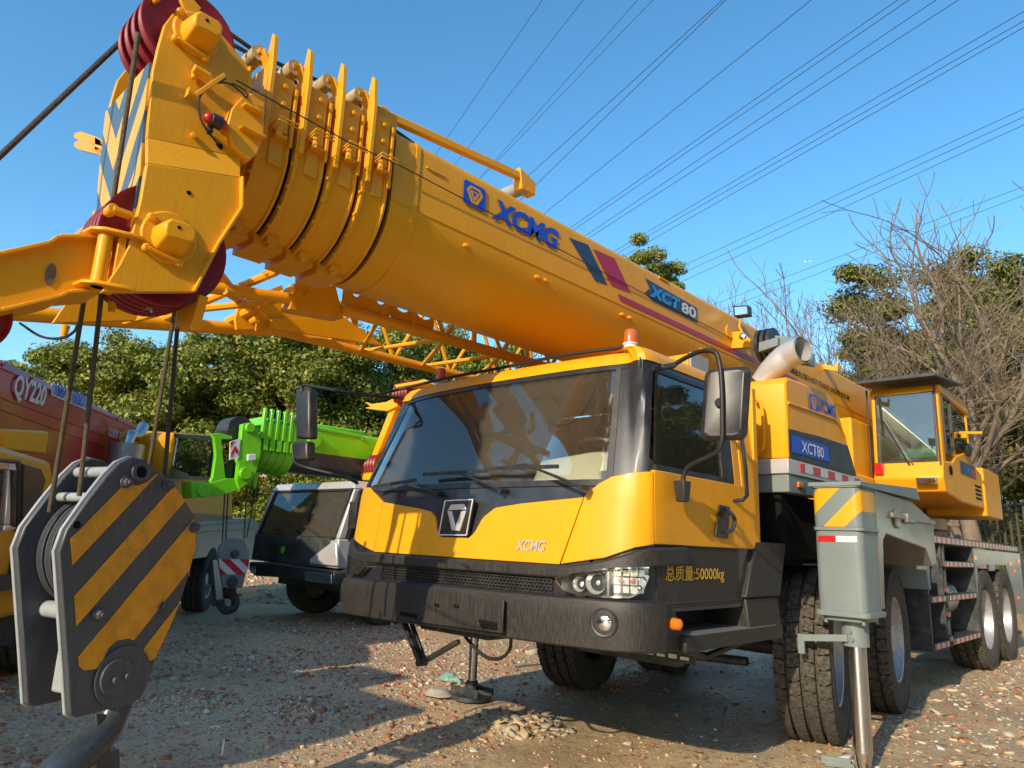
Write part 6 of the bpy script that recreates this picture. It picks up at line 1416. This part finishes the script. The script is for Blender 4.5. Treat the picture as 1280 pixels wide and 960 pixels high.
def evergreen(px, topy, dist, Rr, seed, label, src=None, grp='dense evergreen trees behind the cranes', m='leaf', leaf=.078, squash=1):
    p = far(px, 640, dist); H = far(px, topy, dist).z+.0; base = (p.x, p.y, 0)
    t = thing('evergreen_tree', base, label, 'tree', grp, world=False)
    if src is None:
        c_ = crown_mesh('crown', H, Rr, seed, leaf=leaf, m=m); c_.parent = t
        k = branchy(H*.8, .22, seed, 3, .6, .42).build('trunk', 'bark', t); src = (c_, k, H, Rr)
    else:
        for s_ in src[:2]:
            o = s_.copy(); C.objects.link(o); o.parent = t
            o.scale = (Rr/src[3], Rr/src[3], H/src[2]); o.rotation_euler = (0, 0, seed*1.3)
    return src
GT = evergreen(800, 288, 34, 3.2, 77, 'round evergreen treetop rising above the middle of the yellow boom', None, None)
G1 = evergreen(232, 404, 27, 3.9, 11, 'leafy evergreen tree rising behind the two ropes of the big hook block')
G2 = evergreen(345, 398, 26, 3.8, 12, 'tall dense evergreen tree directly above the silver cab crane and green boom')
evergreen(445, 402, 27, 3.8, 3, 'dense evergreen tree behind the mirror arm left of the main cab', G1)
evergreen(535, 408, 29, 3.4, 5, 'evergreen tree seen through the lattice jib above the cab', G2)
evergreen(128, 410, 28, 3.3, 2, 'evergreen tree above the far end of the red boom', G2)
evergreen(20, 424, 34, 3.6, 4, 'low evergreen tree at the left edge above the red boom', G1)
evergreen(640, 425, 36, 3.6, 7, 'evergreen tree half hidden behind the main boom and lattice jib', G1)
E1 = evergreen(1215, 306, 26, 4.3, 21, 'brown-green evergreen tree behind the bare branches at the right', None, None, 'leaf2')
evergreen(1135, 402, 27, 2.3, 9, 'low olive bush-like tree just left of the operator cab roof', E1, None)
evergreen(1285, 330, 30, 3.4, 9, 'olive evergreen crown at the right edge of the picture', E1, None)
evergreen(395, 520, 22, 2.6, 10, 'dark lower tree behind the gap between green boom and silver cab', G1)
def bare(px, topy, dist, seed, label, src=None, rot=0, r0=.16, grp='bare winter trees', **k):
    p = far(px, 640, dist); H = far(px, topy, dist).z
    t = thing('bare_tree', (p.x, p.y, 0), label, 'tree', grp, rz=rot, world=False)
    if src is None: o = leader_tree(H, r0, seed, **k).build('trunk_and_branches', 'twig', t, fixn=False, smooth=60); mz = max(v.co.z for v in o.data.vertices); o.scale = (1, 1, H/mz); return (o, mz)
    o = src[0].copy(); C.objects.link(o); o.parent = t; o.scale = (1, 1, H/src[1]); return src
kw = dict(depth=12, lat=.45, minr=.012)
S1 = bare(962, 322, 33, 31, 'slender bare tree between treetop and floodlight on the boom', **kw)
S2 = bare(1020, 352, 34, 37, 'slender bare tree left of the operator cab roof', **kw)
bare(918, 352, 36, 0, 'faint bare tree just above the boom floodlight', S2, 2.1)
bare(1062, 395, 36, 0, 'small bare tree behind the exhaust pipe', S1, 4)
kb = dict(depth=12, lat=.66, minr=.007)
S3 = bare(1190, 240, 19, 41, 'large bare tree with spreading branches right above the operator cab', r0=.23, **kb)
S4 = bare(1262, 215, 18, 45, 'tall bare tree standing at the right edge of the picture', r0=.23, **kb)
bare(1140, 330, 24, 0, 'smaller bare tree behind the operator cab roof grille', S4, 3.1)

# unseen trees and cranes added to block sky light, shade ground, fill reflections
def behind(x, y, H, k, i):
    t = thing('evergreen_tree', (x, y, 0), 'unseen evergreen tree added to block sky light and fill reflections', 'tree', 'added unseen light-blocking trees', world=False)
    for s_ in (G1, G2)[i % 2][:2]:
        o = s_.copy(); C.objects.link(o); o.parent = t; o.scale = (k, k, H/(G1, G2)[i % 2][2]); o.rotation_euler = (0, 0, i*1.7)
for i, (x, y, H, k) in enumerate(((11, 24, 10, 1.2), (10, 17, 10, 1.2), (10.5, 10, 11, 1.2), (10, 3.5, 10, 1.2), (11, -3, 10, 1.2), (12, -10, 9, 1.2), (7, -17, 6, 1.1), (-1, -24, 8, 1.2), (-9, -25, 8, 1.2), (-17, -26, 8, 1.2), (-26, -22, 8, 1.2), (-33, -14, 9, 1.3), (13, 32, 11, 1.3), (17, 42, 12, 1.5), (7, 44, 12, 1.4), (0, 50, 12, 1.4))): behind(x, y, H, k, i)
for i, (x, y) in enumerate(((-4.95, -8.75), (-8.05, -8.5), (-11.2, -9.0))):
    o = copy_tree(B); o.location = (x, y, 0); o['label'] = 'unseen truck crane copy added to shade the foreground'; o['group'] = 'added unseen shade-casting cranes'  # guessed copies, placed to cast the foreground shade
    if '_worldparts' in o: del o['_worldparts']
# ================================================================== BUILDINGS, FENCE, POLE, LINES, PLANE
M['render'] = mat('white_render', (.62, .62, .6), .8, dirt=(.4, .38, .34), damt=.3, dscale=.6)
M['orange'] = mat('orange_trim', (.6, .17, .03), .6)
M['dark'] = mat('dark_window', (.03, .04, .05), .1)
p = far(244, 640, 55); d_ = (p-CAM); d_.z = 0; d_.normalize(); s_ = Vector((-d_.y, d_.x, 0))
BD_ = thing('building', (p.x, p.y, 0), 'white building with orange trim glimpsed through the trees at the left', 'building')
zt_ = far(244, 460, 55).z
def gbx(name, a0, a1, z0, z1, k0, k1, m, par):
    mb = MB(); mb.prism([p+s_*a0+d_*k0+Vector((0, 0, z0-1.33)), p+s_*a1+d_*k0+Vector((0, 0, z0-1.33)), p+s_*a1+d_*k0+Vector((0, 0, z1-1.33)), p+s_*a0+d_*k0+Vector((0, 0, z1-1.33))], d_*(k1-k0)); return mb.build(name, m, par)
p = Vector((p.x, p.y, 1.33))
WL = gbx('wall', -5, 4, 0, zt_, 0, 8, 'render', BD_)
for z in (zt_-.3, zt_-4.2, zt_-8): gbx('trim_band', -5.1, 4.1, z, z+.5, -.15, 8, 'orange', WL)
for k in range(5):
    for j in range(3): gbx('window', -4.4+k*1.7, -3.4+k*1.7, zt_-2.6-j*3.6, zt_-1.0-j*3.6, -.03, .05, 'dark', WL)
p = far(1225, 655, 42); d_ = (p-CAM); d_.z = 0; d_.normalize(); s_ = Vector((-d_.y, d_.x, 0)); p.z = 1.33
W2_ = thing('building', (p.x, p.y, 0), 'low white building behind the black fence at the right', 'building'); gbx('wall', -4, 3.0, 0, far(1225, 640, 42).z+.3, 0, 5, 'render', W2_)
gbx('base_course', -4.1, 3.1, 0, far(1225, 668, 42).z, -.1, 5, 'creamtxt', W2_)
for k in range(4): gbx('window', -3.4+k*1.6, -2.4+k*1.6, .9, 1.6, -.03, .05, 'dark', W2_)
FN = thing('metal_fence', (*far(1215, 655, 24).xy, 0), 'black upright metal railing behind the crane deck at the right', 'fence')
mb = MB()
fa, fb = far(1150, 650, 26), far(1300, 650, 20); zt_ = far(1225, 637, 23).z
for z in (zt_, .25): mb.beam((fa.x, fa.y, z), (fb.x, fb.y, z), .05, .06)
mb.build('rail', 'black', FN)
for k in range(22):
    q = fa.lerp(fb, k/21); mb = MB(); mb.box((q.x-.025, q.y-.025, 0), (q.x+.025, q.y+.025, zt_+.1)); mb.build('fence_post', 'black', FN)
p = far(534, 640, 48); zt_ = far(534, 396, 48).z
PO = thing('utility_pole', (p.x, p.y, 0), 'pale concrete utility pole seen between the lattice jib bars', 'pole')
mb = MB(); mb.cyl((p.x, p.y, 0), (p.x, p.y, zt_+1.5), .38, .24, seg=16); mb.build('pole', 'render', PO); mb = MB(); mb.beam((p.x-1.2, p.y-.8, zt_+1), (p.x+1.2, p.y+.8, zt_+1), .12, .14); mb.build('cross_arm', 'dgrey', PO)
LN = [((678, 0), (550, 185), 0), ((729, 0), (573, 200), 0), ((797, 0), (605, 216), 0), ((816, 0), (620, 203), 0), ((903, 0), (660, 220), 1), ((906, 1), (671, 230), 1), ((1014, 0), (684, 264), 1), ((1122, 0), (717, 282), 2), ((1136, 0), (722, 284), 2), ((1170, 0), (736, 292), 2), ((1198, 0), (760, 282), 2), ((1280, 14), (809, 290), 3), ((1280, 26), (814, 292.6), 3), ((1280, 34), (820, 297), 3), ((1280, 136), (841, 338), 4), ((1280, 146), (843, 346), 4), ((1280, 156), (848, 354), 4), ((1280, 233), (1004, 338), 5), ((1280, 244), (1017, 344), 5)]
GL = ['thin power line crossing the sky above the boom logo', 'thin power line crossing the sky in the upper middle', 'thin power line in the bundle running to the upper right', 'thin power line in the bundle meeting the upper right corner', 'thin power line in the bundle of three above the bare trees', 'lowest thin power line passing behind the bare tree at the right']
M['wire'] = mat('power_line', (.03, .035, .05), .5)
for a_, b_, g_ in LN:
    Hh = 24; P_ = onz(*a_, Hh); Q_ = onz(*b_, Hh-1.5); d_ = Q_-P_; d_ = d_*(1.0)
    mb = MB(); A0 = P_-d_*.6; Z0 = Q_+d_*.8; A0.z = Hh+1
    mb.tube([A0, P_, P_.lerp(Q_, .5)-Vector((0, 0, .0)), Q_, Z0], .017 if g_ else .012, 5)
    o = mb.build('power_line', 'wire', None, smooth=60); tag(o, GL[g_], 'power line', GL[g_]+' group')
p = far(1010, 327, 900)
AP = thing('airplane', tuple(p), 'tiny white airplane far off in the sky above the bare trees', 'airplane', world=False, rz=.4)
mb = MB(); mb.tube([(-4, 0, 0), (-3, 0, .1), (3, 0, .1), (4.2, 0, 0)], [.1, .5, .5, .1], 10); mb.build('fuselage', 'white', AP)
mb = MB(); mb.add([(.8, 0, 0), (-.8, 0, 0), (-2.0, 4, .2), (-1.4, 4, .2), (-2.0, -4, .2), (-1.4, -4, .2), (.8, 0, .15), (-.8, 0, .15), (-2.0, 4, .3), (-1.4, 4, .3), (-2.0, -4, .3), (-1.4, -4, .3)], [(0, 3, 2, 1), (0, 1, 4, 5), (6, 7, 8, 9), (6, 11, 10, 7)]); mb.build('wing', 'white', AP)
mb = MB(); mb.prism([(-3.2, 0, .2), (-4.2, 0, 1.6), (-3.9, 0, 1.6), (-2.4, 0, .3)], (0, .1, 0)); mb.build('tail_fin', 'white', AP)

# ================================================================== RUBBLE
def rocks(name, N, region, smin, smax, mats, probs, seed, dens=None, flat=.6, power=2.2):
    r_ = np.random.default_rng(seed)
    t = (1+5**.5)/2
    base = np.array([(-1, -1, -1), (1, -1, -1), (1, 1, -1), (-1, 1, -1), (-1, -1, 1), (1, -1, 1), (1, 1, 1), (-1, 1, 1)], float)
    F0 = np.array([(0, 3, 2, 1), (4, 5, 6, 7), (0, 1, 5, 4), (1, 2, 6, 5), (2, 3, 7, 6), (3, 0, 4, 7)])
    x0, x1, y0, y1 = region; X = []; 
    while len(X) < N:
        x, y = r_.uniform(x0, x1), r_.uniform(y0, y1)
        if dens is None or r_.uniform() < dens(x, y): X.append((x, y))
    X = np.array(X); N = len(X)
    u = r_.uniform(size=N); s = smin*(1-u*(1-(smin/smax)**(power)))**(-1/power)
    Z = np.array([gz(a, b) for a, b in X])
    V = base[None]*(1+r_.normal(size=(N, 8, 3))*.22); V[:, 4:, :2] *= r_.uniform(.45, .95, size=(N, 1, 1))
    V *= (s[:, None, None]*np.stack([r_.uniform(.6, 1.3, N), r_.uniform(.5, 1, N), r_.uniform(.25, 1, N)*flat], 1)[:, None, :])
    a = r_.uniform(0, 2*PI, N); ca, sa = np.cos(a), np.sin(a); tx, ty_ = r_.normal(size=N)*.25, r_.normal(size=N)*.25
    x = V[..., 0]*ca[:, None]-V[..., 1]*sa[:, None]; y = V[..., 0]*sa[:, None]+V[..., 1]*ca[:, None]; z = V[..., 2]+x*tx[:, None]+y*ty_[:, None]
    W = np.stack([x+X[:, :1], y+X[:, 1:], z+(Z+s*.12*flat)[:, None]], -1).reshape(-1, 3)
    F = (F0[None]+8*np.arange(N)[:, None, None]).reshape(-1, 4); mi = np.repeat(r_.choice(len(mats), size=N, p=probs), 6)
    o = npmesh(name, W, F, mats, mi); return o
for n_, c_ in dict(brick=(.38, .13, .065), brick2=(.48, .26, .15), stone=(.38, .35, .29), concrete=(.52, .47, .38), pale=(.70, .65, .55), slate=(.19, .19, .18), tan=(.54, .42, .26)).items(): M[n_] = mat('rubble_'+n_, c_, .9, dirt=(.3, .25, .18), damt=.4, dscale=25, var=.2)
RM = ['brick', 'brick2', 'stone', 'concrete', 'pale', 'slate', 'tan']
def dens(x, y):
    n_ = noise.noise(Vector((x*.6, y*.6, 9)))*.5+.5
    left = 1 if x < (-3.4-(y-3)*.25 if y > 3 else -3.4+(3-y)*.9) or x > -1.5 else .12
    return min(1, max(.22, (n_-.40)*3.6))*left
tag(rocks('brick_rubble', 75000, (-11, -1.7, .9, 11), .0045, .036, RM, [.36, .17, .14, .09, .05, .03, .16], 3, dens), kind='stuff', label='broken brick and stone rubble scattered over the dirt yard', cat='rubble')
def d2(x, y): return 1 if y > 5+(-x)*.2 else .3
tag(rocks('brick_rubble', 9000, (-2.2, 3, 4.5, 16), .01, .07, RM, [.33, .2, .1, .1, .1, .02, .15], 4, d2, flat=.4), kind='stuff', label='flat brick chips lying right of the crane wheels', cat='rubble')
tag(rocks('distant_rubble', 9000, (-22, -4, 7, 22), .015, .09, RM, [.25, .13, .2, .15, .08, .04, .15], 5, dens), kind='stuff', label='coarse rubble on the yard between the parked cranes', cat='rubble')
def piles(x, y):
    return max([max(0, 1-math.hypot(x-a_, y-b_)/(r_*1.0)) for a_, b_, r_, _ in HEAPS[1:3]])
hx0, hy0 = min(h_[0] for h_ in HEAPS[1:3])-.6, min(h_[1] for h_ in HEAPS[1:3])-.6
tag(rocks('stone_pile', 1300, (hx0, hx0+2.6, hy0, hy0+2.6), .006, .028, RM, [.22, .15, .2, .15, .12, .04, .12], 6, piles, flat=.8), kind='stuff', label='small heap of pale stones and brick pieces right of the hook', cat='rubble')
def shard(x, y): return max(0, 1-math.hypot((x-hp1.x), (y-hp1.y))/.42)
tag(rocks('broken_tile_heap', 240, (hp1.x-.45, hp1.x+.45, hp1.y-.45, hp1.y+.45), .02, .07, ['tan', 'stone', 'brick2'], [.45, .45, .1], 7, shard, flat=.35), kind='stuff', label='heap of broken grey-brown tile shards on the dirt in front of the bumper', cat='rubble')
mb = MB(); a_ = onz(278, 940, 0); mb.box((a_.x-.006, a_.y-.004, -.02), (a_.x+.006, a_.y+.004, .075)); o = mb.build('plastic_stake', 'white', None); tag(o, 'thin white plastic stake standing upright in the rubble', 'stake')
a_ = onz(562, 850, 0); mb = MB(); r_ = random.Random(4)
ring = []
for j in range(5):
    ring.append([(a_.x+math.cos(t)*(.16-.03*j)*(1+.2*math.sin(3*t+j)), a_.y+math.sin(t)*(.10-.02*j)*(1+.2*math.cos(2*t+j)), .0+.016*j+.01*r_.random()) for t in np.linspace(0, 2*PI, 13)[:-1]])
mb.loft(ring); M['cloth'] = mat('striped_cloth', (.10, .28, .22), .9, dirt=(.6, .6, .55), damt=.8, dscale=12); o = mb.build('discarded_cloth', 'cloth', None); tag(o, 'crumpled green and white cloth lying beside the front jack pad', 'cloth')
a_ = onz(548, 868, 0); mb = MB(); mb.loft([[(a_.x+math.cos(t)*(.17-.04*j)*(1+.15*math.sin(5*t)), a_.y+math.sin(t)*(.13-.03*j), .026*j) for t in np.linspace(0, 2*PI, 8)[:-1]] for j in range(3)]); o = mb.build('concrete_lump', 'stone', None, bevel=.01); tag(o, 'low grey concrete lump left of the front jack pad', 'rubble')
a_ = onz(1052, 955, 0); mb = MB(); mb.beam((a_.x-.10, a_.y-.04, .0), (a_.x+.06, a_.y+.04, .0), .10, .03); mb.beam((a_.x-.10, a_.y-.085, .02), (a_.x+.06, a_.y-.005, .02), .012, .05); o = mb.build('steel_pad', 'grey', None, bevel=.004); tag(o, 'grey steel channel pad lying at the foot of the outrigger jack', 'pad')
# ------------------------------------------------------------------ tidy
for o in bpy.data.objects:
    if '_worldparts' in o: del o['_worldparts']
